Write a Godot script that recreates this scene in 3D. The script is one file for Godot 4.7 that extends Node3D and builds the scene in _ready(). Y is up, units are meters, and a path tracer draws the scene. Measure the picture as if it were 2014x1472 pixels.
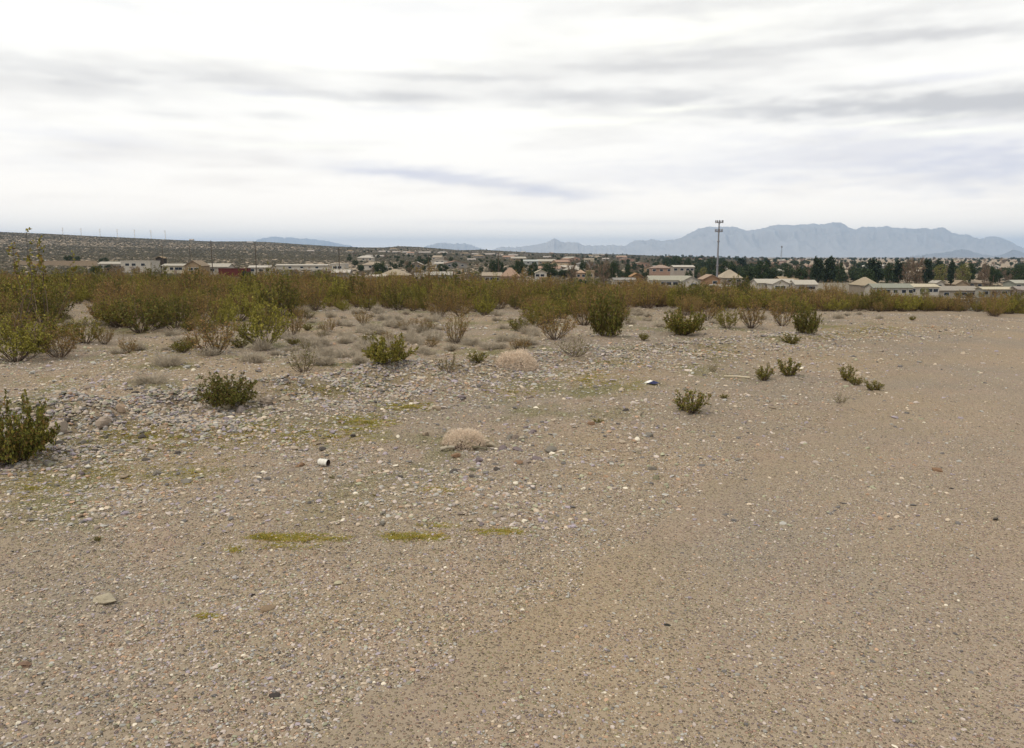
extends Node3D
# A stony desert verge beside a graded dirt road, scrub, a small town in the valley and hazy mountains.
# Pixel coordinates below are of the 2014 x 1472 photograph; they give directions only.

const F := 1450.0
const CX := 1007.0
const CY := 736.0
const HORIZON := 505.0
const EYE := 2.5

var cam_basis := Basis()
var names := {}
var rng := RandomNumberGenerator.new()
var n_fine := FastNoiseLite.new()
var n_mid := FastNoiseLite.new()
var n_big := FastNoiseLite.new()
var M := {}

# ------------------------------------------------------------------ pixels and terrain
func ray(px: float, py: float) -> Vector3:
	var v := cam_basis * Vector3((px - CX) / F, -(py - CY) / F, -1.0)
	return v / -v.z

func at(px: float, py: float, d: float) -> Vector3:
	return Vector3(0, EYE, 0) + ray(px, py) * d

func on_ground(px: float, py: float) -> Vector3:
	var r := ray(px, py)
	var d := 2.5
	while d < 2500.0:
		var p := Vector3(0, EYE, 0) + r * d
		if p.y <= height(p.x, p.z):
			break
		d *= 1.003
	var q := Vector3(0, EYE, 0) + r * d
	q.y = height(q.x, q.z)
	return q

const COLS: Array[float] = [-400.0, 0.0, 400.0, 800.0, 1000.0, 1200.0, 1350.0, 1600.0, 2014.0, 2600.0]
const ROWS: Array[float] = [0.0, 15.0, 25.0, 45.0, 70.0, 110.0, 200.0, 300.0, 420.0, 600.0, 1000.0, 1500.0, 2500.0, 2800.0, 4200.0, 9000.0, 40000.0]
const LAND: Array = [
	[0, 0, 0, 0, 0, 0, 0, 0, 0, 0],
	[0, 0, 0, 0, 0, 0, 0, 0, 0, 0],
	[0, 0, 0, 0, 0, -0.05, -0.1, -0.15, -0.2, -0.2],
	[0, 0, -0.05, -0.2, -0.3, -0.5, -0.6, -0.7, -0.8, -0.8],
	[-0.1, -0.1, -0.35, -0.8, -1.0, -1.3, -1.5, -1.75, -1.9, -1.9],
	[-1.2, -1.2, -1.8, -3.0, -3.6, -4.4, -4.8, -5.0, -5.0, -5.0],
	[-3.0, -3.0, -4.0, -6.5, -7.2, -8.2, -8.8, -9.3, -9.4, -9.4],
	[-3.6, -3.6, -5.0, -7.4, -8.6, -10.0, -11.0, -11.4, -11.4, -11.4],
	[-3.0, -3.0, -4.6, -6.6, -7.8, -9.5, -11.0, -11.5, -11.5, -11.5],
	[-0.5, -0.5, -1.0, -2.8, -4.0, -6.8, -9.0, -11.5, -11.5, -11.5],
	[7.0, 6.0, 4.5, 2.0, 0.0, -3.5, -6.0, -11.5, -11.5, -11.5],
	[26.0, 23.0, 16.0, 10.0, 5.0, 1.0, -3.0, -11.0, -11.5, -11.5],
	[0, 0, 0, 0, 0, 0, 0, 0, 0, 0],
	[0, 0, 0, 0, 0, 0, 0, 0, 0, 0],
	[10.0, 10.0, 0.0, -5.0, -8.0, -11.0, -11.5, -11.5, -11.5, -11.5],
	[-11.5, -11.5, -11.5, -11.5, -11.5, -11.5, -11.5, -11.5, -11.5, -11.5],
	[-11.5, -11.5, -11.5, -11.5, -11.5, -11.5, -11.5, -11.5, -11.5, -11.5]]
# skyline of the scrub slope on the left, in pixels
const CREST: Array[float] = [-400, 440, 0, 456, 100, 460, 200, 465.5, 300, 470, 372, 473.5, 430, 476, 505, 475.5, 560, 478, 600, 481, 660, 485, 720, 487, 760, 487, 790, 484.5, 830, 486, 870, 489, 905, 492, 950, 490.5, 990, 493.5, 1050, 497, 1100, 498, 1150, 499, 1200, 500, 1250, 501.5, 1330, 505, 1500, 510, 2600, 511]

func line_at(p: Array[float], x: float) -> float:
	if x <= p[0]:
		return p[1]
	for i in range(2, p.size(), 2):
		if x <= p[i]:
			return lerpf(p[i - 1], p[i + 1], (x - p[i - 2]) / (p[i] - p[i - 2]))
	return p[p.size() - 1]

func land_row(k: int, c: int, t: float, col: float, ca: float) -> float:
	if k == 12 or k == 13:
		var e: float = EYE + ray(col, line_at(CREST, col)).y * 2500.0 * ca
		return e if k == 12 else e - 4.0
	return lerpf(LAND[k][c], LAND[k][c + 1], t)

func broad(x: float, z: float) -> float:
	var r := sqrt(x * x + z * z)
	if r < 15.0:
		return 0.0
	var ang := clampf(atan2(x, -z), -0.82, 0.83)
	var col := clampf(CX + F * tan(ang), -400.0, 2599.0)
	var c := 0
	while c < 8 and COLS[c + 1] < col:
		c += 1
	var t := (col - COLS[c]) / (COLS[c + 1] - COLS[c])
	var k := 1
	while k < 15 and ROWS[k + 1] < r:
		k += 1
	var s := clampf((log(r) - log(ROWS[k])) / (log(ROWS[k + 1]) - log(ROWS[k])), 0.0, 1.0)
	var ca := cos(ang)
	return lerpf(land_row(k, c, t, col, ca), land_row(k + 1, c, t, col, ca), s)

# the windrow of stones pushed up along the verge, in pixels of a flat ground
const BERM_PX: Array[float] = [-260, 872, -60, 850, 60, 838, 220, 820, 330, 802, 520, 785, 700, 752, 850, 737, 1000, 717, 1200, 700, 1400, 678, 1550, 657, 1750, 632, 1900, 615]
var berm: PackedVector2Array = []

func berm_at(x: float, z: float) -> Vector2:
	# distance to the windrow, signed (+ behind it), and how far along it
	var p := Vector2(x, z)
	var best := 1e9
	var along := 0.0
	var side := 1.0
	for i in berm.size() - 1:
		var a := berm[i]
		var ab := berm[i + 1] - a
		var t := clampf((p - a).dot(ab) / ab.length_squared(), 0.0, 1.0)
		var d := p.distance_squared_to(a + ab * t)
		if d < best:
			best = d
			along = i + t
			side = 1.0 if ab.cross(p - a) < 0.0 else -1.0
	return Vector2(sqrt(best) * side, along / (berm.size() - 1))

# the road's left edge: a point on it, its direction and its normal to the left
const EDGE := Vector2(-0.6, -3.75)
const EDGE_DIR := Vector2(0.61, -0.792)
const EDGE_LEFT := Vector2(-0.792, -0.61)

func off_road(x: float, z: float) -> float:
	return (Vector2(x, z) - EDGE).dot(EDGE_LEFT)

func height(x: float, z: float) -> float:
	var h := broad(x, z)
	var r := sqrt(x * x + z * z)
	if r > 120.0:
		if r > 900.0:
			h += n_big.get_noise_2d(x * 0.02, z * 0.02) * minf(r - 900.0, 900.0) * 0.003
		return h
	var o := off_road(x, z)
	var rough := smoothstep(-0.6, 2.5, o)
	if r < 48.0:
		var b := berm_at(x, z)
		var a := lerpf(0.42, 0.10, b.y) * (0.75 + 0.9 * n_mid.get_noise_2d(x * 6.0, z * 6.0))
		var w := 0.95 if b.x < 0.0 else 0.6
		h += a * exp(-(b.x * b.x) / (w * w)) + 0.10 * rough * smoothstep(-0.4, 1.2, b.x)
		h += rough * 0.035 * n_fine.get_noise_2d(x * 14.0, z * 14.0)
	if o < 0.5 and o > -6.5:
		# shallow wheel tracks worn along the road
		for w in [-0.9, -2.5, -4.4]:
			h -= 0.016 * exp(-pow((o - w - 0.3 * n_mid.get_noise_2d(x * 0.8, z * 0.8)) / 0.22, 2.0))
	h += (0.02 + 0.11 * rough) * n_mid.get_noise_2d(x * 2.2, z * 2.2)
	return h

# ------------------------------------------------------------------ nodes
func numbered(called: String) -> String:
	var n: int = names.get(called, 0)
	names[called] = n + 1
	return called if n == 0 else "%s_%03d" % [called, n]

func tag(o: Node, label: String, category: String, group := "", kind := "") -> void:
	o.set_meta("label", label)
	if category:
		o.set_meta("category", category)
	if group:
		o.set_meta("group", group)
	if kind:
		o.set_meta("kind", kind)

func thing(called: String, label: String, category: String, where := Vector3.ZERO, turn := 0.0, group := "") -> Node3D:
	var o := Node3D.new()
	o.name = numbered(called)
	add_child(o)
	o.position = where
	o.rotation.y = turn
	tag(o, label, category, group)
	return o

func part(called: String, mesh: Mesh, m: Material, parent: Node3D) -> MeshInstance3D:
	var o := MeshInstance3D.new()
	o.name = called
	o.mesh = mesh
	o.material_override = m
	parent.add_child(o, true)
	return o

func structure(called: String, mesh: Mesh, m: Material, label: String) -> MeshInstance3D:
	var o := MeshInstance3D.new()
	o.name = numbered(called)
	o.mesh = mesh
	o.material_override = m
	add_child(o)
	o.set_meta("kind", "structure")
	o.set_meta("label", label)
	return o

func mat(c: Color, rough := 0.9, vertex := false) -> StandardMaterial3D:
	var m := StandardMaterial3D.new()
	m.albedo_color = c.linear_to_srgb()
	m.roughness = rough
	m.metallic_specular = 0.25
	m.vertex_color_use_as_albedo = vertex
	m.cull_mode = BaseMaterial3D.CULL_DISABLED
	return m

# ------------------------------------------------------------------ mesh builder
class Shape:
	var v := PackedVector3Array()
	var n := PackedVector3Array()
	var c := PackedColorArray()
	var i := PackedInt32Array()

	func quad(a: Vector3, b: Vector3, d: Vector3, e: Vector3, col := Color.WHITE) -> void:
		var nn := (d - a).cross(b - a)
		if nn.length_squared() < 1e-14:
			nn = (e - a).cross(d - a)
		nn = nn.normalized()
		var k := v.size()
		v.append_array([a, b, d, e])
		n.append_array([nn, nn, nn, nn])
		c.append_array([col, col, col, col])
		i.append_array([k, k + 1, k + 2, k, k + 2, k + 3])

	func tri(a: Vector3, b: Vector3, d: Vector3, col := Color.WHITE) -> void:
		var nn := (d - a).cross(b - a).normalized()
		var k := v.size()
		v.append_array([a, b, d])
		n.append_array([nn, nn, nn])
		c.append_array([col, col, col])
		i.append_array([k, k + 1, k + 2])

	func box(lo: Vector3, hi: Vector3, col := Color.WHITE) -> void:
		var p := func(x, y, z): return Vector3(hi.x if x else lo.x, hi.y if y else lo.y, hi.z if z else lo.z)
		quad(p.call(0, 0, 1), p.call(0, 1, 1), p.call(1, 1, 1), p.call(1, 0, 1), col)
		quad(p.call(1, 0, 0), p.call(1, 1, 0), p.call(0, 1, 0), p.call(0, 0, 0), col)
		quad(p.call(0, 0, 0), p.call(0, 1, 0), p.call(0, 1, 1), p.call(0, 0, 1), col)
		quad(p.call(1, 0, 1), p.call(1, 1, 1), p.call(1, 1, 0), p.call(1, 0, 0), col)
		quad(p.call(0, 1, 1), p.call(0, 1, 0), p.call(1, 1, 0), p.call(1, 1, 1), col)
		quad(p.call(0, 0, 0), p.call(0, 0, 1), p.call(1, 0, 1), p.call(1, 0, 0), col)

	func tube(points: PackedVector3Array, radii: PackedFloat32Array, sides: int, col := Color.WHITE, caps := true) -> void:
		var first := v.size()
		for k in points.size():
			var along := (points[mini(k + 1, points.size() - 1)] - points[maxi(k - 1, 0)]).normalized()
			var u := along.cross(Vector3(0.31, 0.2, 0.93)).normalized()
			var w := along.cross(u)
			for s in sides:
				var a := TAU * s / sides
				var d := u * cos(a) + w * sin(a)
				v.append(points[k] + d * radii[k])
				n.append(d)
				c.append(col)
		for k in points.size() - 1:
			for s in sides:
				var a := first + k * sides + s
				var b := first + k * sides + (s + 1) % sides
				i.append_array([a, b + sides, b, a, a + sides, b + sides])
		if caps:
			for e in 2:
				var k := 0 if e == 0 else points.size() - 1
				var along := (points[1] - points[0]).normalized() * -1.0 if e == 0 else (points[k] - points[k - 1]).normalized()
				var m := v.size()
				v.append(points[k])
				n.append(along)
				c.append(col)
				for s in sides:
					v.append(v[first + k * sides + s])
					n.append(along)
					c.append(col)
				for s in sides:
					if e == 0:
						i.append_array([m, m + 1 + s, m + 1 + (s + 1) % sides])
					else:
						i.append_array([m, m + 1 + (s + 1) % sides, m + 1 + s])

	func done() -> ArrayMesh:
		var a := []
		a.resize(Mesh.ARRAY_MAX)
		a[Mesh.ARRAY_VERTEX] = v
		a[Mesh.ARRAY_NORMAL] = n
		a[Mesh.ARRAY_COLOR] = c
		a[Mesh.ARRAY_INDEX] = i
		var m := ArrayMesh.new()
		m.add_surface_from_arrays(Mesh.PRIMITIVE_TRIANGLES, a)
		return m

func grid_mesh(p: PackedVector3Array, col: PackedColorArray, w: int, h: int, wrap := false) -> ArrayMesh:
	var idx := PackedInt32Array()
	var nor := PackedVector3Array()
	nor.resize(p.size())
	var wide := w if wrap else w - 1
	for j in h - 1:
		for k in wide:
			var a := j * w + k
			var b := j * w + (k + 1) % w
			var d := b + w
			var e := a + w
			idx.append_array([a, e, d, a, d, b])
			var n := (p[d] - p[a]).cross(p[e] - p[b])
			nor[a] += n
			nor[b] += n
			nor[d] += n
			nor[e] += n
	for k in nor.size():
		var n := nor[k].normalized()
		nor[k] = n if n.y >= 0.0 else -n
	var arr := []
	arr.resize(Mesh.ARRAY_MAX)
	arr[Mesh.ARRAY_VERTEX] = p
	arr[Mesh.ARRAY_NORMAL] = nor
	arr[Mesh.ARRAY_COLOR] = col
	arr[Mesh.ARRAY_INDEX] = idx
	var m := ArrayMesh.new()
	m.add_surface_from_arrays(Mesh.PRIMITIVE_TRIANGLES, arr)
	return m

func multi(called: String, mesh: Mesh, m: Material, where: Array, colors: PackedColorArray, parent: Node) -> MultiMeshInstance3D:
	var mm := MultiMesh.new()
	mm.transform_format = MultiMesh.TRANSFORM_3D
	mm.use_colors = colors.size() > 0
	mm.mesh = mesh
	mm.instance_count = where.size()
	for k in where.size():
		mm.set_instance_transform(k, where[k])
		if colors.size():
			mm.set_instance_color(k, colors[k])
	var o := MultiMeshInstance3D.new()
	o.name = called
	o.multimesh = mm
	o.material_override = m
	parent.add_child(o, true)
	return o

func pick(list: Array) -> Variant:
	return list[rng.randi() % list.size()]

func dir_random() -> Vector3:
	var y := rng.randf_range(-1, 1)
	var a := rng.randf() * TAU
	var s := sqrt(1 - y * y)
	return Vector3(s * cos(a), y, s * sin(a))

# ------------------------------------------------------------------ the sky
# soft cloud bands: pixel centre, half width, half height, slope, how much, tone (0 grey, 1 lavender, 2 cream white)
const BANDS: Array = [
	[150, 140, 260, 16, 0.05, 0.5, 0], [430, 150, 160, 12, 0.04, 0.5, 0], [900, 152, 170, 6, 0.0, 0.75, 0],
	[180, 178, 170, 14, 0.03, 0.35, 0], [520, 186, 60, 7, 0.0, 0.5, 1], [700, 190, 150, 9, 0.0, 0.6, 0], [330, 224, 60, 7, 0.0, 0.45, 0],
	[540, 228, 60, 6, 0.0, 0.45, 0], [830, 192, 70, 8, 0.0, 0.5, 0], [1100, 190, 120, 14, 0.0, 0.7, 0], [780, 214, 90, 6, 0.0, 0.35, 1],
	[1340, 190, 130, 16, 0.0, 0.75, 0], [1640, 212, 330, 17, 0.02, 1.0, 0], [1950, 205, 200, 22, 0.0, 0.9, 0], [1700, 172, 110, 6, 0.03, 0.7, 0],
	[1280, 132, 190, 9, 0.02, 0.6, 0], [1450, 102, 220, 9, 0.02, 0.55, 0], [1850, 66, 230, 11, 0.05, 0.85, 0], [1650, 50, 170, 12, 0.06, 0.45, 0],
	[1400, 12, 260, 12, 0.03, 0.45, 0], [1820, 14, 220, 16, 0.0, 0.4, 0], [1860, 152, 120, 6, 0.0, 0.5, 1], [1370, 85, 60, 5, 0.0, 0.4, 0],
	[900, 352, 190, 13, 0.10, 0.75, 1], [740, 338, 110, 9, 0.04, 0.5, 1], [1090, 382, 80, 9, 0.08, 0.65, 1], [1700, 300, 360, 42, 0.0, 0.55, 1], [1950, 330, 190, 36, 0.0, 0.7, 1],
	[1300, 345, 260, 26, 0.02, 0.3, 1], [150, 268, 200, 12, 0.05, 0.3, 1], [120, 320, 160, 20, 0.0, 0.18, 1],
	[260, 16, 110, 8, 0.03, 0.3, 1], [820, 16, 150, 12, 0.0, 0.25, 1], [560, 48, 160, 8, 0.03, 0.2, 1], [1030, 437, 190, 4, 0.0, 0.25, 1], [1250, 440, 120, 3, 0.0, 0.2, 1],
	[1880, 259, 110, 4, 0.0, 1.0, 2], [1760, 239, 130, 3, 0.0, 0.8, 2], [930, 238, 190, 14, 0.0, 0.8, 2], [420, 252, 200, 6, 0.0, 0.6, 2], [1140, 240, 150, 6, 0.0, 0.8, 2],
	[1330, 214, 70, 4, 0.0, 0.8, 2], [560, 196, 130, 4, 0.02, 0.6, 2], [560, 84, 420, 30, 0.0, 0.6, 2], [1330, 60, 200, 22, 0.0, 0.5, 2], [600, 288, 160, 5, 0.0, 0.5, 2]]

func build_sky() -> ImageTexture:
	var w := 2560
	var h := 1280
	var half := h / 2
	var data := PackedFloat32Array()
	data.resize(w * h * 3)
	data.fill(0.27)
	var na := FastNoiseLite.new()
	na.seed = 11
	na.frequency = 1.0
	na.fractal_octaves = 4
	var nb := FastNoiseLite.new()
	nb.seed = 29
	nb.frequency = 1.0
	nb.fractal_octaves = 3
	var tone := [PackedFloat32Array(), PackedFloat32Array(), PackedFloat32Array()]
	for t in 3:
		tone[t].resize(w * half)
	for b in BANDS:
		var c := ray(b[0], b[1])
		var az := atan2(c.x, 1.0)
		var el := atan2(c.y, sqrt(1.0 + c.x * c.x))
		var ww: float = b[2] / F * cos(az) * cos(az)
		var hh: float = b[3] / F
		var buf: PackedFloat32Array = tone[b[6]]
		var u0 := int(floor((az - 2.6 * ww) / TAU * w))
		var u1 := int(ceil((az + 2.6 * ww) / TAU * w))
		var reach := 3.0 * hh + absf(b[4]) * 2.6 * ww
		var r0 := maxi(0, int((0.5 - (el + reach) / PI) * h))
		var r1 := mini(half - 1, int((0.5 - (el - reach) / PI) * h))
		for y in range(r0, r1 + 1):
			for x in range(u0, u1 + 1):
				var da := (float(x) + 0.5) / w * TAU - az
				var de := (0.5 - (y + 0.5) / h) * PI - el
				var wob := na.get_noise_2d(da * 14.0 + b[0], (de + el) * 90.0) * 0.9
				var q := (da / ww) * (da / ww) + pow((de + b[4] * da) / hh + wob, 2.0)
				var at_ := y * w + posmod(x, w)
				buf[at_] = minf(1.3, buf[at_] + b[5] * exp(-q))
		tone[b[6]] = buf
	var white := Vector3(0.80, 0.79, 0.755)
	var grey := Vector3(0.475, 0.465, 0.465)
	var lav := Vector3(0.53, 0.53, 0.61)
	var cream := Vector3(0.95, 0.93, 0.82)
	for y in half:
		var el := (0.5 - (y + 0.5) / h) * PI
		var se := sin(el)
		var ce := cos(el)
		var low := 1.0 / (se + 0.09)
		var haze := exp(-el / 0.085)
		for x in w:
			var az := (float(x) + 0.5) / w * TAU
			var px := sin(az) * ce * low
			var pz := -cos(az) * ce * low
			var s1 := na.get_noise_2d(px * 0.55 + 3.0, pz * 0.75)
			var s2 := nb.get_noise_2d(px * 1.7 - 8.0, pz * 2.6 + 5.0)
			var s3 := nb.get_noise_2d(az * 9.0 + 50.0 * floorf(az / TAU), el * 75.0) if az < PI else nb.get_noise_2d((az - TAU) * 9.0, el * 75.0)
			var k := y * w + x
			var g := clampf((s1 + 0.05) * 0.75 + s2 * 0.22 + maxf(s3, 0.0) * 0.34 * clampf(0.45 + s1 * 1.6, 0.0, 1.0), 0.0, 0.7) * (1.0 - 0.75 * haze)
			var c := white.lerp(grey, g)
			c = c.lerp(Vector3(1.26, 1.13, 0.97), haze)
			c += Vector3(0.78, 0.55, 0.26) * exp(-el / 0.035)
			c = c.lerp(lav, clampf(tone[1][k] * 0.8, 0, 0.9))
			c = c.lerp(grey, clampf(tone[0][k] * 0.85, 0, 0.9))
			c = c.lerp(cream, clampf(tone[2][k] * 0.95, 0, 1))
			data[k * 3] = c.x
			data[k * 3 + 1] = c.y
			data[k * 3 + 2] = c.z
	return ImageTexture.create_from_image(Image.create_from_data(w, h, false, Image.FORMAT_RGBF, data.to_byte_array()))

# ------------------------------------------------------------------ ground textures
func gravel_textures() -> Array:
	# small pebbles of several tones in a sandy bed; the relief is the same pebbles' height
	var s := 1024
	var col := Image.create(s, s, false, Image.FORMAT_RGB8)
	var relief := Image.create(s, s, false, Image.FORMAT_RGB8)
	var tones: Array = [Color(0.78, 0.75, 0.72), Color(0.86, 0.82, 0.76), Color(0.72, 0.72, 0.70), Color(0.82, 0.74, 0.72), Color(0.70, 0.66, 0.64), Color(0.93, 0.91, 0.86), Color(0.52, 0.50, 0.50), Color(0.75, 0.76, 0.66), Color(0.70, 0.67, 0.74)]
	var px := PackedFloat32Array()
	px.resize(s * s)
	var cc := PackedByteArray()
	cc.resize(s * s * 3)
	for k in s * s:
		var g := int(196 + rng.randf_range(-26, 22))
		cc[k * 3] = g
		cc[k * 3 + 1] = g - 4
		cc[k * 3 + 2] = g - 9
	for n in 15000:
		var r := 1.0 + pow(rng.randf(), 3.0) * 8.0
		var q := rng.randf_range(0.6, 1.0)
		var x0 := rng.randf() * s
		var y0 := rng.randf() * s
		var a := rng.randf() * PI
		var ca := cos(a)
		var sa := sin(a)
		var t: Color = tones[rng.randi() % tones.size()]
		t = t * rng.randf_range(0.85, 1.12)
		var e := int(ceil(r))
		for j in range(-e, e + 1):
			for i in range(-e, e + 1):
				var u := (i * ca + j * sa) / r
				var v := (-i * sa + j * ca) / (r * q)
				var d := u * u + v * v
				if d < 1.0:
					var k := posmod(int(y0) + j, s) * s + posmod(int(x0) + i, s)
					var hgt := r * 0.07 * sqrt(1.0 - d)
					if hgt >= px[k]:
						px[k] = hgt
						cc[k * 3] = int(clampf(t.r * 255.0, 0, 255))
						cc[k * 3 + 1] = int(clampf(t.g * 255.0, 0, 255))
						cc[k * 3 + 2] = int(clampf(t.b * 255.0, 0, 255))
	var hb := PackedByteArray()
	hb.resize(s * s)
	for k in s * s:
		hb[k] = int(clampf(px[k] / 0.63 * 255.0, 0, 255))
	col = Image.create_from_data(s, s, false, Image.FORMAT_RGB8, cc)
	relief = Image.create_from_data(s, s, false, Image.FORMAT_L8, hb)
	return [ImageTexture.create_from_image(col), ImageTexture.create_from_image(relief)]

func soil_color(x: float, z: float) -> Color:
	var r := sqrt(x * x + z * z)
	var a := n_mid.get_noise_2d(x * 1.3, z * 1.3)
	var b := n_mid.get_noise_2d(x * 7.0 + 40.0, z * 7.0)
	var tan_ := Vector3(0.52, 0.43, 0.315)
	var grey := Vector3(0.45, 0.395, 0.325)
	var pink := Vector3(0.53, 0.425, 0.345)
	var c := tan_.lerp(grey, clampf(0.5 + a * 1.3, 0, 1)).lerp(pink, clampf(b * 1.1, 0, 0.6))
	if r < 60.0:
		var o := off_road(x, z)
		# a thin green film of sprouting weeds where the photograph shows it, in ragged patches
		var g := clampf(n_mid.get_noise_2d(x * 3.4 - 90.0, z * 3.4) * 2.6 - 0.22 + 0.6 * n_fine.get_noise_2d(x * 9.0, z * 9.0), 0, 1)
		g *= smoothstep(1.5, 4.5, o) * (1.0 - smoothstep(30.0, 45.0, r))
		c = c.lerp(Vector3(0.25, 0.26, 0.11), g * 0.7)
		var bk := berm_at(x, z)
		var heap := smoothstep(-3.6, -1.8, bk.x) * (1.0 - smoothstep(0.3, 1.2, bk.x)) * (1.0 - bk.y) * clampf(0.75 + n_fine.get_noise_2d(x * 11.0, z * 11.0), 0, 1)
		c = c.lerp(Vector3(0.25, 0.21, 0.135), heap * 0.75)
	return Color(c.x, c.y, c.z)

func build_ground() -> void:
	var angles := PackedFloat32Array()
	var a := -42.0
	while a <= 44.0:
		angles.append(deg_to_rad(a))
		a += 0.14
	while a < 317.5:
		angles.append(deg_to_rad(a))
		a += 6.0
	var radii := PackedFloat32Array([0.02, 0.6])
	var r := 1.2
	while r < 34000.0:
		radii.append(r)
		r *= 1.012 if r < 45.0 else (1.03 if r < 3000.0 else 1.1)
	var p := PackedVector3Array()
	var c := PackedColorArray()
	for rr in radii:
		for aa in angles:
			var x := rr * sin(aa)
			var z := -rr * cos(aa)
			p.append(Vector3(x, height(x, z), z))
			c.append(soil_color(x, z))
	structure("ground", grid_mesh(p, c, angles.size(), radii.size(), true), M.soil, "stony tan desert ground running from the verge to the valley and the slope")

func build_road() -> void:
	# the graded dirt road: a sheet a finger above the ground, ragged on its left edge
	var p := PackedVector3Array()
	var c := PackedColorArray()
	var rows := 260
	var cols := 46
	for j in rows:
		var t := lerpf(-9.0, 72.0, pow(float(j) / (rows - 1), 1.35))
		var e := EDGE + EDGE_DIR * t
		var rag := 0.42 * n_mid.get_noise_2d(t * 9.0, 5.0) + 0.22 * n_fine.get_noise_2d(t * 9.0, 55.0) + 0.2
		for k in cols:
			var q := e - EDGE_LEFT * (lerpf(-rag, 8.5, pow(float(k) / (cols - 1), 1.4)))
			var drop := 0.004 if k == 0 else 0.012
			p.append(Vector3(q.x, height(q.x, q.y) + drop, q.y))
			var s := clampf(0.5 + 1.4 * n_mid.get_noise_2d(q.dot(EDGE_DIR) * 0.7, q.dot(EDGE_LEFT) * 5.0), 0, 1)
			var v := Vector3(0.57, 0.48, 0.385).lerp(Vector3(0.50, 0.42, 0.345), s)
			var so := soil_color(q.x, q.y)
			v = Vector3(so.r, so.g, so.b).lerp(v, smoothstep(0.2, 4.0, -off_road(q.x, q.y) + 1.2 * n_mid.get_noise_2d(q.x * 4.0, q.y * 4.0)))
			c.append(Color(v.x, v.y, v.z))
	structure("dirt_road", grid_mesh(p, c, cols, rows), M.road, "smooth graded dirt road of fine compacted gravel")

# ------------------------------------------------------------------ stones
func stone_mesh(flat: float, sd: int, rings := 5, seg := 8) -> ArrayMesh:
	var nz := FastNoiseLite.new()
	nz.seed = sd
	nz.frequency = 0.9
	rng.seed = sd
	var cuts: Array = []
	for k in 7:
		cuts.append([dir_random(), rng.randf_range(0.58, 0.85)])
	var p := PackedVector3Array()
	var c := PackedColorArray()
	for j in rings + 1:
		var f := PI * j / rings
		for k in seg:
			var t := TAU * k / seg
			var d := Vector3(sin(f) * cos(t), cos(f), sin(f) * sin(t))
			var q := d * (1.0 + 0.6 * nz.get_noise_3dv(d * 1.3))
			for cut in cuts:
				var over: float = q.dot(cut[0]) - cut[1]
				if over > 0.0:
					q -= cut[0] * over
			q.y *= flat
			p.append(q * 0.5)
			c.append(Color.WHITE)
	var out := Shape.new()
	for j in rings:
		for k in seg:
			var a := p[j * seg + k]
			var b := p[j * seg + (k + 1) % seg]
			var e := p[(j + 1) * seg + k]
			var g := p[(j + 1) * seg + (k + 1) % seg]
			if j > 0:
				out.tri(a, e, b)
			if j < rings - 1:
				out.tri(b, e, g)
	for k in out.n.size():
		if out.n[k].dot(out.v[k]) < 0.0:
			out.n[k] = -out.n[k]
	return out.done()

const STONE_TONES: Array = [[Vector3(0.42, 0.35, 0.27), 5], [Vector3(0.40, 0.345, 0.31), 5], [Vector3(0.31, 0.30, 0.275), 4], [Vector3(0.54, 0.49, 0.40), 1], [Vector3(0.14, 0.13, 0.125), 3], [Vector3(0.29, 0.285, 0.20), 3], [Vector3(0.29, 0.25, 0.275), 3], [Vector3(0.37, 0.25, 0.17), 2]]

func stone_tone() -> Vector3:
	var k := rng.randi() % 26
	for t in STONE_TONES:
		k -= t[1]
		if k < 0:
			return t[0]
	return STONE_TONES[0][0]

func stoniness(x: float, z: float) -> float:
	# 0 on the swept road, 1 on the bank of cobbles
	var o := off_road(x, z)
	var b := berm_at(x, z)
	var s := 0.20 + 0.26 * smoothstep(-0.5, 1.8, o)
	s += 0.35 * smoothstep(0.5, 2.0, b.x) * clampf(0.4 + 1.5 * n_mid.get_noise_2d(x * 2.0, z * 2.0), 0, 1)
	s += 0.85 * smoothstep(-3.6, -1.6, b.x) * (1.0 - smoothstep(0.4, 2.0, b.x)) * lerpf(1.0, 0.45, b.y)
	s *= 0.6 + 0.9 * clampf(0.5 + n_mid.get_noise_2d(x * 4.0 + 300.0, z * 4.0), 0, 1)
	if o < 0.0:
		s *= maxf(0.3, 1.0 + o * 0.12)
	return clampf(s, 0, 1)

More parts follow.
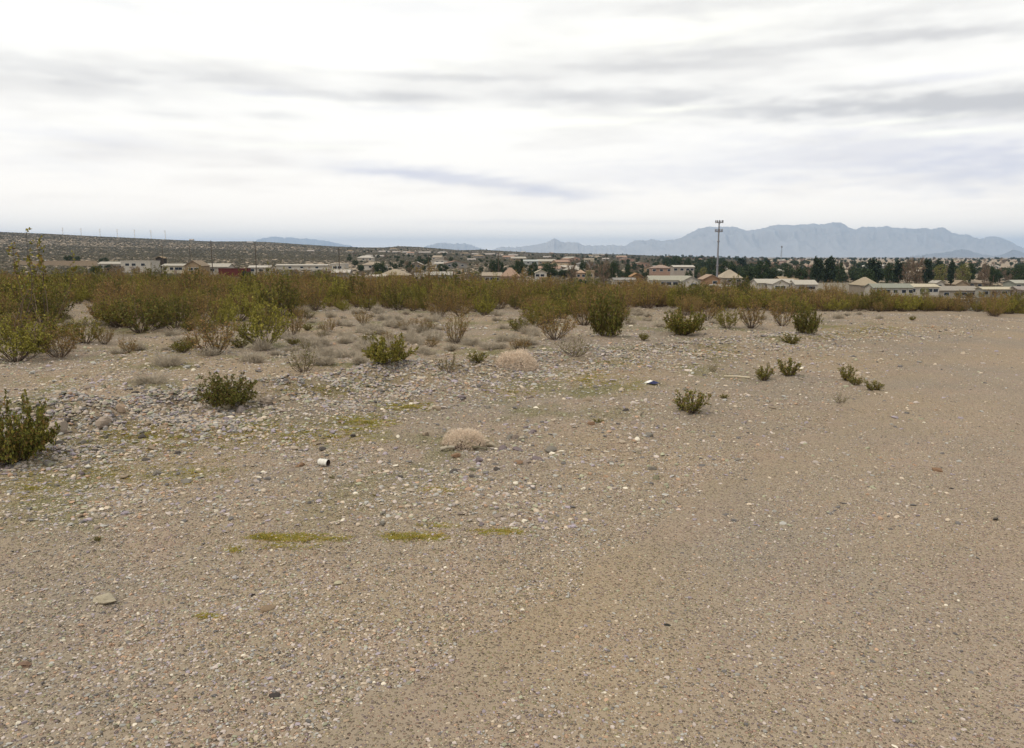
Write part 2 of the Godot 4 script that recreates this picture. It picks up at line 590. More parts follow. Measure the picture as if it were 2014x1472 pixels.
func build_gravel() -> void:
	var shapes: Array = []
	for k in 5:
		shapes.append(stone_mesh([0.62, 0.45, 0.75, 0.38, 0.55][k], 100 + k, 5, 7))
	var where: Array = [[], [], [], [], []]
	var tint: Array = [PackedColorArray(), PackedColorArray(), PackedColorArray(), PackedColorArray(), PackedColorArray()]
	var cobbles: Array = []
	# [count tried, size from, to, depth from, to, weight on the bare verge, weight on the bank]
	for kind in [[190000, 0.005, 0.013, 3.0, 10.0, 0.95, 1.0, false], [170000, 0.011, 0.03, 3.0, 21.0, 0.36, 1.0, false], [90000, 0.03, 0.065, 6.5, 46.0, 0.04, 1.0, false], [9000, 0.065, 0.14, 8.0, 48.0, 0.0, 0.8, false], [30000, 0.028, 0.085, 0.0, 0.0, 1.0, 1.0, true]]:
		for n in kind[0]:
			var x := 0.0
			var z := 0.0
			var s := 1.0
			if kind[7]:
				# cobbles heaped along the windrow, thinning down its slope
				var f := pow(rng.randf(), 1.4) * (berm.size() - 2)
				var k := int(f)
				var q := berm[k].lerp(berm[k + 1], f - k)
				var nrm := (berm[k + 1] - berm[k]).normalized().orthogonal()
				if nrm.y < 0.0:
					nrm = -nrm
				var off := rng.randf_range(-0.6, 3.4 * rng.randf_range(0.4, 1.0)) if rng.randf() < 0.75 else rng.randfn(0.0, 0.35)
				q += nrm * off * lerpf(1.0, 0.6, f / berm.size())
				x = q.x
				z = q.y
				s = stoniness(x, z)
				if n_mid.get_noise_2d(x * 5.0, z * 5.0) < -0.28:
					continue
			else:
				var d0 := sqrt(lerpf(kind[3] * kind[3], kind[4] * kind[4], rng.randf()))
				if kind[4] > 15.0:
					d0 = lerpf(kind[3], kind[4], pow(rng.randf(), 1.25))
				x = d0 * rng.randf_range(-0.78, 0.78) + rng.randf_range(-1, 1)
				z = -d0
				s = stoniness(x, z)
				if rng.randf() > lerpf(kind[5] * 0.5, kind[6], s * s) + kind[5] * s * 0.5:
					continue
				var o := off_road(x, z) + 1.6 * n_mid.get_noise_2d(x * 3.0, z * 3.0 + 60.0)
				if o < 0.0 and rng.randf() > lerpf(1.0, 0.04, smoothstep(-0.4, 5.0, -o)) * (1.0 if kind[0] == 190000 else 0.75):
					continue
			var d := -z
			var size: float = lerpf(kind[1], kind[2], pow(rng.randf(), 2.2))
			var t := stone_tone() * rng.randf_range(0.85, 1.25)
			if kind[7]:
				t *= 0.84
			var v := rng.randi() % 5
			var flat: float = [0.62, 0.45, 0.75, 0.38, 0.55][v]
			var basis := Basis(Vector3.UP, rng.randf() * TAU) * Basis(Vector3(1, 0, 0.3).normalized(), rng.randf_range(-0.45, 0.45))
			basis = basis * Basis.from_scale(Vector3(size * rng.randf_range(0.9, 1.6), size * rng.randf_range(0.8, 1.2), size))
			var lift := 0.012 * smoothstep(-0.3, 0.6, -off_road(x, z))
			var tr := Transform3D(basis, Vector3(x, height(x, z) + lift + size * flat * rng.randf_range(0.0, 0.24), z))
			if size > 0.058 and d < 40.0:
				cobbles.append([size / d, v, tr, t, s])
				continue
			where[v].append(tr)
			tint[v].append(Color(t.x, t.y, t.z))
	cobbles.sort_custom(func(a, b): return a[0] > b[0])
	var mats := {}
	for k in cobbles.size():
		var q: Array = cobbles[k]
		if k >= 280:
			where[q[1]].append(q[2])
			tint[q[1]].append(Color(q[3].x, q[3].y, q[3].z))
			continue
		var best := 0
		for j in STONE_TONES.size():
			if (STONE_TONES[j][0] as Vector3).distance_to(q[3]) < (STONE_TONES[best][0] as Vector3).distance_to(q[3]):
				best = j
		var called: String = ["tan", "pinkish grey", "grey", "pale cream", "blackish", "olive grey", "purplish grey", "rusty brown"][best]
		var zone: String = "in the bank of cobbles along the verge" if q[4] > 0.55 else "lying loose on the gravelly verge"
		if not mats.has(best):
			var tt: Vector3 = STONE_TONES[best][0]
			var sm := mat(Color(tt.x, tt.y, tt.z), 0.95)
			sm.albedo_texture = M.grain
			sm.uv1_triplanar = true
			sm.uv1_scale = Vector3(1.3, 1.3, 1.3)
			mats[best] = sm
		var o := MeshInstance3D.new()
		o.name = numbered("stone")
		o.mesh = shapes[q[1]]
		o.material_override = mats[best]
		o.transform = q[2]
		add_child(o)
		tag(o, "%s stone %s" % [called, zone], "stone", called + " stones " + zone)
	var heap := Node3D.new()
	heap.name = "gravel"
	add_child(heap)
	tag(heap, "loose gravel and small stones strewn over verge and bank", "gravel", "", "stuff")
	for k in 5:
		multi("pebbles", shapes[k], M.stone, where[k], tint[k], heap).set_meta("kind", "stuff")
	print("gravel ", where[0].size() * 5, " cobbles ", cobbles.size())

func rock(called: String, label: String, px: float, py: float, wide_px: float, tall_px: float, tone: Vector3, sd: int, group := "", turn := 0.0) -> void:
	var p := on_ground(px, py)
	var d := -p.z
	var w := wide_px / F * d
	var h := tall_px / F * d
	var o := MeshInstance3D.new()
	o.name = numbered(called)
	o.mesh = stone_mesh(1.0, sd, 8, 12)
	var m := mat(Color(tone.x, tone.y, tone.z), 0.95)
	m.albedo_texture = M.grain
	m.uv1_triplanar = true
	m.uv1_scale = Vector3(1.5, 1.5, 1.5)
	o.material_override = m
	add_child(o)
	o.transform = Transform3D(Basis(Vector3.UP, turn) * Basis.from_scale(Vector3(w, h, w * 0.75)), p + Vector3(0, h * 0.28, 0))
	tag(o, label, "stone", group)

# ------------------------------------------------------------------ plants
func leaf(s: Shape, p: Vector3, along: Vector3, size: float, wide: float, col: Color) -> void:
	var side := along.cross(dir_random())
	if side.length_squared() < 1e-6:
		return
	side = side.normalized() * size * wide
	var tip := p + along * size
	var mid := p + along * size * 0.5
	s.quad(p, mid + side, tip, mid - side, col)

func shade_of(list: Array) -> Color:
	var c: Vector3 = pick(list)
	c *= rng.randf_range(0.75, 1.25)
	return Color(c.x, c.y, c.z)

# o: stems, lean (least, most, radians), twigs, leaves per twig, leaf size, tones, wood tone, bare (share of a stem without leaves)
func shrub_meshes(sd: int, o: Dictionary) -> Array:
	rng.seed = sd
	var wood := Shape.new()
	var green := Shape.new()
	for k in int(o.stems):
		var az: float = TAU * (k + rng.randf_range(-0.4, 0.4)) / o.stems * 2.4
		var lean: float = lerpf(o.lean[0], o.lean[1], sqrt(rng.randf()))
		var tip := Vector3(sin(lean) * cos(az) * o.spread, cos(lean), sin(lean) * sin(az) * o.spread)
		var length: float = rng.randf_range(0.72, 1.0) if rng.randf() > 0.15 else rng.randf_range(0.98, 1.12)
		tip *= length / maxf(0.75, tip.length())
		if tip.y > 1.08:
			tip *= 1.08 / tip.y
		tip.y = maxf(tip.y, 0.12)
		var base := Vector3(cos(az), 0, sin(az)) * rng.randf_range(0.01, 0.05)
		base.y = -0.04
		var pts := PackedVector3Array()
		var rad := PackedFloat32Array()
		var wob := dir_random() * 0.07
		for j in 6:
			var t := j / 5.0
			var q := base.lerp(tip, t)
			q += Vector3(cos(az), -0.2, sin(az)) * 0.10 * sin(t * PI) + wob * sin(t * PI * 1.7)
			pts.append(q)
			rad.append(lerpf(o.thick, o.thick * 0.25, t))
		var wc := shade_of(o.wood)
		wood.tube(pts, rad, 4, wc, false)
		for w in int(o.twigs):
			var t: float = lerpf(o.bare, 1.0, (w + rng.randf()) / o.twigs)
			var f := t * 5.0
			var j := mini(int(f), 4)
			var q := pts[j].lerp(pts[j + 1], f - j)
			var out := (dir_random() + Vector3(0, 0.7, 0) + Vector3(q.x, 0.1, q.z).normalized() * 0.7).normalized()
			var tl: float = o.twig * rng.randf_range(0.6, 1.3)
			var e := q + out * tl
			wood.tube(PackedVector3Array([q, q.lerp(e, 0.5) + dir_random() * 0.015, e]), PackedFloat32Array([o.thick * 0.3, o.thick * 0.22, o.thick * 0.1]), 3, wc, false)
			for l in int(o.leaves):
				var u := lerpf(0.15, 1.08, rng.randf())
				var p := q.lerp(e, u) + dir_random() * tl * 0.16
				if p.y < 0.01:
					continue
				leaf(green, p, (dir_random() + out * 0.6).normalized(), o.leaf * rng.randf_range(0.6, 1.35), 0.36, shade_of(o.tones))
	return [wood.done(), green.done() if green.v.size() else null]

func tuft_mesh(sd: int, blades: int, spread: float, thick: float, tones: Array, curl := 0.25, low := 0.15) -> ArrayMesh:
	# a mound of fine dry twigs or blades that bend outward
	rng.seed = sd
	var s := Shape.new()
	for k in blades:
		var az := rng.randf() * TAU
		var lean := lerpf(low, 1.45, sqrt(rng.randf()))
		var d := Vector3(sin(lean) * cos(az) * spread, cos(lean), sin(lean) * sin(az) * spread) * rng.randf_range(0.35, 1.0) * (0.7 + 0.3 * sin(az * 2.0 + sd) + 0.15 * sin(az * 5.0))
		var base := Vector3(cos(az), 0, sin(az)) * rng.randf() * 0.5 * spread
		base.y = -0.03
		var mid := base + d * 0.55 + Vector3(0, curl * 0.2, 0) + dir_random() * curl * 0.25
		var tip := base + d + dir_random() * curl * 0.5
		tip.y = maxf(tip.y, 0.02)
		var side := d.cross(dir_random()).normalized() * thick
		var c := shade_of(tones)
		s.quad(base - side, mid - side * 0.8, mid + side * 0.8, base + side, c)
		s.tri(mid - side * 0.8, tip, mid + side * 0.8, c)
	return s.done()

func tumble_mesh(sd: int) -> ArrayMesh:
	# a flattened ball of fine tangled twigs
	rng.seed = sd
	var s := Shape.new()
	for k in 7000:
		var d := dir_random()
		d.y = absf(d.y)
		var p := Vector3(d.x, d.y * 0.95, d.z) * (0.45 + 0.55 * pow(rng.randf(), 0.35)) * (0.9 + 0.12 * sin(d.x * 5.0 + sd) * cos(d.z * 4.0))
		var run := (dir_random() + d * 0.9).normalized() * rng.randf_range(0.08, 0.2)
		var side := run.cross(dir_random()).normalized() * 0.0048
		var c := shade_of(PINKISH)
		p.y = maxf(p.y, 0.02)
		var m := p + run * 0.5 + dir_random() * 0.02
		s.quad(p - side, m - side, m + side, p + side, c)
		s.tri(m - side, p + run, m + side, c)
	return s.done()

var GREEN: Array = [Vector3(0.190, 0.172, 0.034), Vector3(0.144, 0.138, 0.028), Vector3(0.230, 0.201, 0.041), Vector3(0.115, 0.121, 0.030), Vector3(0.218, 0.138, 0.046)]
var DARK: Array = [Vector3(0.115, 0.121, 0.030), Vector3(0.092, 0.098, 0.025), Vector3(0.149, 0.136, 0.032), Vector3(0.149, 0.098, 0.039)]
var RUST: Array = [Vector3(0.253, 0.144, 0.057), Vector3(0.213, 0.161, 0.052), Vector3(0.190, 0.109, 0.052), Vector3(0.172, 0.149, 0.040), Vector3(0.287, 0.190, 0.075)]
var YELLOW: Array = [Vector3(0.265, 0.230, 0.048), Vector3(0.218, 0.198, 0.041), Vector3(0.172, 0.167, 0.034)]
var WOOD: Array = [Vector3(0.12, 0.085, 0.062), Vector3(0.075, 0.058, 0.048), Vector3(0.16, 0.12, 0.09)]
var STRAW: Array = [Vector3(0.43, 0.36, 0.27), Vector3(0.36, 0.315, 0.26), Vector3(0.48, 0.41, 0.32), Vector3(0.30, 0.275, 0.22)]
var PINKISH: Array = [Vector3(0.62, 0.50, 0.39), Vector3(0.54, 0.44, 0.35), Vector3(0.70, 0.58, 0.45)]
var kinds := {}

func build_kinds() -> void:
	var defs := {
		"green": [4, {"stems": 26, "lean": [0.05, 1.0], "spread": 0.95, "twigs": 9, "leaves": 17, "leaf": 0.042, "twig": 0.17, "thick": 0.011, "bare": 0.3, "tones": GREEN, "palettes": [GREEN, DARK, YELLOW, DARK + GREEN], "wood": WOOD}],
		"rust": [3, {"stems": 24, "lean": [0.05, 0.95], "spread": 0.9, "twigs": 10, "leaves": 10, "leaf": 0.036, "twig": 0.17, "thick": 0.011, "bare": 0.28, "tones": RUST, "wood": WOOD}],
		"dense": [3, {"stems": 40, "lean": [0.05, 1.3], "spread": 1.0, "twigs": 10, "leaves": 24, "leaf": 0.052, "twig": 0.17, "thick": 0.012, "bare": 0.22, "tones": DARK + GREEN, "palettes": [DARK + GREEN, DARK, YELLOW + GREEN], "wood": WOOD}],
		"sparse": [2, {"stems": 22, "lean": [0.1, 1.1], "spread": 1.0, "twigs": 8, "leaves": 6, "leaf": 0.036, "twig": 0.16, "thick": 0.010, "bare": 0.25, "tones": DARK, "wood": WOOD}],
		"small": [3, {"stems": 22, "lean": [0.05, 0.95], "spread": 1.0, "twigs": 6, "leaves": 14, "leaf": 0.075, "twig": 0.2, "thick": 0.022, "bare": 0.2, "tones": DARK + GREEN, "wood": WOOD}],
		"tall": [2, {"stems": 8, "lean": [0.02, 0.5], "spread": 0.9, "twigs": 8, "leaves": 11, "leaf": 0.028, "twig": 0.07, "thick": 0.006, "bare": 0.45, "tones": GREEN, "wood": WOOD}]}
	var sd := 500
	for k in defs:
		kinds[k] = []
		for n in defs[k][0]:
			sd += 7
			if defs[k][1].has("palettes"):
				defs[k][1].tones = defs[k][1].palettes[n]
			kinds[k].append(shrub_meshes(sd, defs[k][1]))
	kinds["straw"] = []
	for n in 3:
		kinds["straw"].append([tuft_mesh(700 + n, 1300, [1.15, 0.9, 1.3][n], 0.007, STRAW, [0.35, 0.6, 0.45][n]), null])
	kinds["tumble"] = []
	for n in 2:
		kinds["tumble"].append([tumble_mesh(720 + n), null])

# a plant standing at p, wide and tall in metres
func shrub(called: String, kind: String, variant: int, p: Vector3, wide: float, tall: float, turn: float, label: String, category: String, group := "") -> Node3D:
	var o := thing(called, label, category, p, turn, group)
	var m: Array = kinds[kind][variant % kinds[kind].size()]
	var box: AABB = (m[1] if m[1] else m[0]).get_aabb()
	var s := Vector3(wide / maxf(box.size.x, box.size.z), tall / box.end.y, wide / maxf(box.size.x, box.size.z))
	if m[1]:
		part("stems", m[0], M.wood, o)
		part("foliage", m[1], M.leaf, o)
	else:
		part("twigs", m[0], M.straw, o)
	for c in o.get_children():
		c.scale = s
	return o

func plant_px(called: String, kind: String, variant: int, px: float, py: float, wide_px: float, tall_px: float, label: String, category := "shrub", group := "") -> void:
	var p := on_ground(px, py)
	var k := -p.z / F
	shrub(called, kind, variant, p - Vector3(0, 0.01, 0), wide_px * k, tall_px * k, rng.randf() * TAU, label, category, group)
	taken.append(Vector3(p.x, p.z, wide_px * k * 0.5))

var taken: Array = []

func build_plants() -> void:
	build_kinds()
	rng.seed = 4242
	plant_px("shrub", "dense", 0, 22, 905, 190, 152, "large bush at the stony bank beside the white boulders")
	plant_px("shrub", "dense", 1, 451, 797, 124, 74, "round dark bush on the bank, stones piled at its foot")
	plant_px("creosote_bush", "tall", 0, 18, 672, 170, 222, "tall creosote bush whose top shoots reach above the far slope", "shrub")
	plant_px("creosote_bush", "tall", 1, 92, 655, 110, 185, "lanky creosote bush beside the tallest bush, shoots against the slope", "shrub")
	plant_px("creosote_bush", "green", 0, 60, 690, 150, 95, "wide olive creosote bush in front of the tallest bush", "shrub")
	plant_px("creosote_bush", "green", 1, 278, 655, 140, 82, "vase-shaped creosote bush with bare dark stems at its foot", "shrub")
	plant_px("creosote_bush", "rust", 0, 425, 697, 118, 82, "reddish olive bush left of the taller vase-shaped bush", "shrub")
	plant_px("creosote_bush", "green", 2, 522, 684, 130, 118, "tall olive creosote bush with dark stems behind the windrow", "shrub")
	plant_px("shrub", "sparse", 0, 597, 732, 88, 66, "thin twiggy bush with few leaves on the bank")
	plant_px("shrub", "dense", 2, 765, 714, 118, 64, "dense olive bush in the open stretch of dry tufts")
	plant_px("shrub", "sparse", 1, 882, 733, 74, 50, "dark open bush beside the pale tumbleweed")
	plant_px("shrub", "small", 0, 937, 714, 46, 26, "low dark bush between twiggy bush and tumbleweed")
	plant_px("creosote_bush", "rust", 1, 897, 676, 62, 64, "orange-brown bush at the front of the scrub band", "shrub")
	plant_px("creosote_bush", "rust", 2, 1092, 668, 104, 80, "brownish wide bush behind the low dark bush", "shrub")
	plant_px("shrub", "sparse", 0, 1130, 701, 82, 46, "low dark sprawling bush at the end of the windrow")
	plant_px("creosote_bush", "dense", 1, 1190, 661, 86, 100, "dark green vase-shaped bush standing on one short stem", "shrub")
	plant_px("shrub", "small", 1, 1266, 669, 26, 18, "small dark tuft of a bush below the pale clearing")
	plant_px("shrub", "dense", 0, 1345, 658, 94, 64, "wide dark bush right of the pale clearing")
	plant_px("creosote_bush", "green", 0, 1430, 646, 56, 48, "round green bush paired with a rustier bush", "shrub")
	plant_px("creosote_bush", "rust", 0, 1477, 646, 64, 62, "rusty bush paired with a round green bush", "shrub")
	plant_px("shrub", "dense", 1, 1583, 656, 62, 62, "dark upright bush at the corner of the green verge")
	plant_px("creosote_bush", "rust", 1, 1538, 642, 66, 60, "rusty bush leaning behind the dark upright bush", "shrub")
	plant_px("shrub", "small", 0, 1357, 813, 78, 54, "yellow-green bush alone on the gravel near the road")
	plant_px("shrub", "small", 1, 1503, 749, 40, 42, "upright dark small bush touching its bushier neighbour on the gravel")
	plant_px("shrub", "small", 2, 1549, 739, 52, 42, "spreading small dark bush touching an upright neighbour on the gravel")
	plant_px("shrub", "small", 0, 1666, 750, 36, 36, "small dark forked bush at the edge of the road")
	plant_px("shrub", "small", 1, 1682, 758, 34, 24, "low green bush at the foot of the forked bush")
	plant_px("shrub", "small", 2, 1717, 768, 42, 24, "low wide bush reaching farthest onto the road")
	plant_px("shrub", "sparse", 1, 1653, 794, 38, 26, "thin little bush with bare forked stems near the road")
	plant_px("shrub", "sparse", 0, 1402, 732, 24, 24, "tiny brown bush behind the yellow-green bush")
	plant_px("shrub", "small", 2, 1557, 678, 48, 24, "low olive cushion bush below the dark upright bush")
	plant_px("weed_tuft", "small", 0, 1423, 784, 22, 10, "tiny green weed tuft right of the yellow-green bush", "weed")
	plant_px("weed_tuft", "small", 1, 1795, 631, 16, 11, "tiny dark weed tuft on the far road edge", "weed")
	plant_px("weed_tuft", "small", 2, 1176, 831, 26, 9, "flat dark weed tuft on the bare gravel", "weed")
	plant_px("weed_tuft", "small", 0, 653, 941, 14, 8, "tiny dark weed tuft in front of the tin can", "weed")
	plant_px("weed_tuft", "small", 1, 734, 978, 14, 9, "tiny weed tuft on the gravel between can and moss", "weed")
	plant_px("weed_tuft", "small", 2, 192, 1065, 18, 12, "tiny weed tuft below the stony bank", "weed")
	plant_px("tumbleweed", "tumble", 0, 1016, 728, 104, 48, "pale tumbleweed caught on the far side of the bank", "tumbleweed")
	plant_px("tumbleweed", "tumble", 1, 913, 877, 108, 38, "flattened pale tumbleweed lying on the branch pieces", "tumbleweed")
	for q in [["green", 30, 712, 150, 100, "broad olive bush in front of the tallest bush, lowest on the slope"], ["rust", 118, 703, 105, 66, "low rusty bush at the right foot of the tallest bush"], ["green", 168, 676, 84, 62, "olive bush between the tallest bush and the vase-shaped bush"], ["rust", 218, 640, 95, 66, "reddish bush behind the vase-shaped bush"], ["green", 345, 650, 96, 78, "olive bush right of the vase-shaped bush with dark stems"], ["rust", 398, 640, 90, 74, "rusty bush behind the reddish olive bush"], ["green", 470, 632, 95, 70, "olive bush behind the tall olive bush"], ["rust", 575, 660, 70, 66, "rusty bush right of the tall olive bush"], ["green", 20, 610, 150, 80, "broad olive bush behind the tallest bush"], ["rust", 1150, 640, 90, 72, "rusty bush behind the vase-shaped bush on one stem"], ["green", 1060, 640, 80, 56, "olive bush left of the brownish wide bush"], ["rust", 1392, 630, 66, 46, "rusty bush between the wide dark bush and the paired bushes"], ["rust", 1640, 612, 70, 44, "rusty bush at the right end of the near bushes"]]:
		plant_px("creosote_bush", q[0], int(q[1]), q[1], q[2], q[3], q[4], q[5])
	# dry grey tufts of the clearings
	rng.seed = 911
	var tufts := 0
	for box in [[560, 612, 870, 692, 80], [1215, 592, 1345, 650, 26], [600, 690, 720, 720, 6], [200, 655, 560, 760, 14], [960, 615, 1060, 690, 14], [1590, 600, 1760, 632, 14], [130, 600, 215, 650, 9], [340, 660, 380, 690, 3], [820, 640, 990, 700, 12], [1380, 600, 1500, 640, 8]]:
		for k in box[4]:
			var q := on_ground(rng.randf_range(box[0], box[2]), rng.randf_range(box[1], box[3]))
			var w := rng.randf_range(0.45, 1.1)
			shrub("dry_tuft", "straw", k, q, w, w * rng.randf_range(0.38, 0.6), rng.randf() * TAU, tuft_word(w) + " grey-tan tuft of dry brush " + tuft_place(box[0]), "dry brush", "dry tufts " + tuft_place(box[0]))
			tufts += 1
	rng.seed = 1717
	for n in 34:
		var q := on_ground(rng.randf_range(560, 1060), rng.randf_range(606, 690))
		if n >= 24:
			q = on_ground(rng.randf_range(120, 560), rng.randf_range(640, 700))
		var w := rng.randf_range(0.4, 0.85)
		var k: String = pick(["small", "sparse", "rust"])
		shrub("shrub", k, n, q, w, w * rng.randf_range(0.5, 0.8), rng.randf() * TAU, {"small": "little leafy green", "sparse": "little thin dark", "rust": "little rusty"}[k] + " bush among the dry tufts behind the windrow", "shrub", {"small": "leafy", "sparse": "thin dark", "rust": "rusty"}[k] + " little bushes among the dry tufts")
	# the scrub field behind the windrow
	rng.seed = 1313
	var field: Array = []
	for n in 42:
		var q := on_ground(rng.randf_range(-60, 570), rng.randf_range(583, 648))
		if n > 30:
			q = on_ground(rng.randf_range(1030, 1240), rng.randf_range(596, 640))
		var w := rng.randf_range(1.0, 1.7)
		taken.append(Vector3(q.x, q.z, w * 0.5))
		field.append([-q.z, q - Vector3(0, 0.02, 0), w, w * rng.randf_range(0.65, 0.95), rng.randf() * TAU, rng.randf(), rng.randi()])
	var clear: Array = [[575, 612, 860, 700], [1225, 608, 1345, 655], [955, 610, 1065, 730], [1585, 613, 1950, 700], [130, 598, 215, 690], [210, 655, 700, 760], [820, 640, 990, 730], [1380, 612, 1520, 640]]
	var inv := cam_basis.inverse()
	for n in 22000:
		var d := lerpf(19.0, 92.0, pow(rng.randf(), 0.75))
		var x := d * rng.randf_range(-0.86, 0.80)
		var z := -d
		var b := berm_at(x, z)
		if (d < 48.0 and b.x < 2.6) or off_road(x, z) < 1.5:
			continue
		var y := height(x, z)
		var c := inv * Vector3(x, y - EYE, z)
		var sx := CX + F * c.x / -c.z
		var sy := CY - F * c.y / -c.z
		var open := false
		for q in clear:
			if sx > q[0] and sx < q[2] and sy > q[1] and sy < q[3]:
				open = true
		if open or (sx > 540 and sx < 1000 and d < 30.0) or (sx > 1000 and d < 27.0 + (sx - 1000) * 0.022):
			continue
		if n_mid.get_noise_2d(x * 1.6 + 77.0, z * 1.6) < -0.3 and d < 45.0:
			continue
		var w := lerpf(0.7, 2.2, rng.randf())
		var near := false
		for q in taken:
			var gap := Vector2(x - q.x, z - q.y).length()
			if gap < (q.z + w * 0.5) * (0.8 if d < 35.0 else (0.62 if sx < 1250 else 0.5)):
				near = true
				break
		if near:
			continue
		taken.append(Vector3(x, z, w * 0.5))
		var h := w * rng.randf_range(0.6, 0.95) * (1.25 if rng.randf() < 0.18 else 1.0)
		field.append([d, Vector3(x, y - 0.02, z), w, h, rng.randf() * TAU, rng.randf(), rng.randi()])
	field.sort_custom(func(a, b): return a[0] < b[0])
	var far: Array = [[], [], [], [], []]
	var far_src: Array = [kinds.green[0], kinds.green[1], kinds.green[2], kinds.rust[0], kinds.rust[1]]
	for k in field.size():
		var q: Array = field[k]
		var green: bool = q[5] < 0.55
		if k < 250:
			shrub("creosote_bush", "green" if green else "rust", q[6] % 64, q[1], q[2], q[3], q[4],
				bush_word(q[2], q[3]) + (" olive green" if green else " rusty brown") + " creosote bush " + ("at the front" if q[0] < 36.0 else "deep") + " in the scrub field", "shrub",
				bush_word(q[2], q[3]) + (" green" if green else " rusty") + (" bushes at the front of the scrub field" if q[0] < 36.0 else " bushes deep in the scrub field"))
		else:
			var v: int = q[6] % 3 if green else 3 + q[6] % 2
			var box: AABB = far_src[v][1].get_aabb()
			far[v].append(Transform3D(Basis(Vector3.UP, q[4]) * Basis.from_scale(Vector3(q[2] / box.size.x, q[3] / box.end.y, q[2] / box.size.z)), q[1]))
	var o := Node3D.new()
	o.name = "distant_scrub"
	add_child(o)
	tag(o, "far rows of creosote scrub merging into one olive band", "scrub", "", "stuff")
	for v in 5:
		if far[v].size():
			var src: Array = far_src[v]
			multi("foliage", src[1], M.leaf, far[v], PackedColorArray(), o).set_meta("kind", "stuff")
			multi("stems", src[0], M.wood, far[v], PackedColorArray(), o).set_meta("kind", "stuff")
	print("field ", field.size(), " tufts ", tufts)

func tuft_word(w: float) -> String:
	return "large" if w > 0.9 else ("medium-sized" if w > 0.65 else "small")

func tuft_place(x: float) -> String:
	if x < 400:
		return "by the vase-shaped bushes behind the windrow"
	if x < 700:
		return "in the open stretch around the dense olive bush"
	if x < 1100:
		return "between the twiggy bush and the pale tumbleweed"
	if x < 1300:
		return "in the pale clearing beside the wide dark bush"
	return "near the far bushes along the road"

func bush_word(w: float, h: float) -> String:
	return "tall" if h > 1.35 else ("broad" if w > 1.6 else ("low" if h < 0.85 else "middling"))

func build_grass() -> void:
	rng.seed = 60
	var blade := tuft_mesh(61, 14, 1.0, 0.05, [Vector3(0.25, 0.26, 0.055), Vector3(0.31, 0.29, 0.075), Vector3(0.18, 0.21, 0.05)], 0.3, 0.3)
	var where: Array = []
	var tint := PackedColorArray()
	# [x, y, half width, half height, count] of the moss strips and weedy patches
	for b in [[590, 1059, 125, 13, 1100], [530, 1057, 55, 8, 500], [820, 1057, 95, 13, 700], [775, 1057, 32, 9, 300], [985, 1047, 75, 9, 480], [860, 1035, 55, 7, 160], [410, 1213, 40, 8, 90], [460, 1082, 26, 8, 90], [860, 962, 80, 14, 200], [560, 1075, 130, 14, 160],
			[800, 800, 80, 14, 700], [720, 830, 90, 22, 900], [1150, 745, 80, 26, 700], [1390, 690, 90, 18, 900], [1220, 715, 90, 8, 250], [1700, 650, 130, 16, 1500], [1620, 665, 60, 6, 300], [265, 655, 50, 5, 200], [300, 860, 160, 40, 1100], [480, 850, 140, 45, 900], [200, 930, 220, 50, 1200], [60, 960, 90, 40, 500], [1000, 770, 110, 25, 400], [650, 860, 150, 40, 700], [380, 930, 150, 40, 700], [300, 700, 180, 25, 500], [620, 770, 150, 25, 500], [1240, 760, 60, 30, 200]]:
		for n in b[4]:
			var a := rng.randf() * TAU
			var r := pow(rng.randf(), 0.75) * (0.75 + 0.5 * n_fine.get_noise_2d(a * 40.0, b[0]))
			var p := on_ground(b[0] + cos(a) * r * b[2], b[1] + sin(a) * r * b[3])
			var s := rng.randf_range(0.010, 0.026) * (1.0 if -p.z < 9.0 else 1.6)
			where.append(Transform3D(Basis(Vector3.UP, rng.randf() * TAU) * Basis.from_scale(Vector3(s * 1.4, s, s * 1.4)), p))
			var g := rng.randf()
			tint.append(Color(1, 1, 1).lerp(Color(1.5, 0.95, 0.9), g * g))
	var o := multi("grass", blade, M.leaf, where, tint, self)
	tag(o, "thin moss and sprouting weeds in strips and patches on gravel", "grass", "", "stuff")

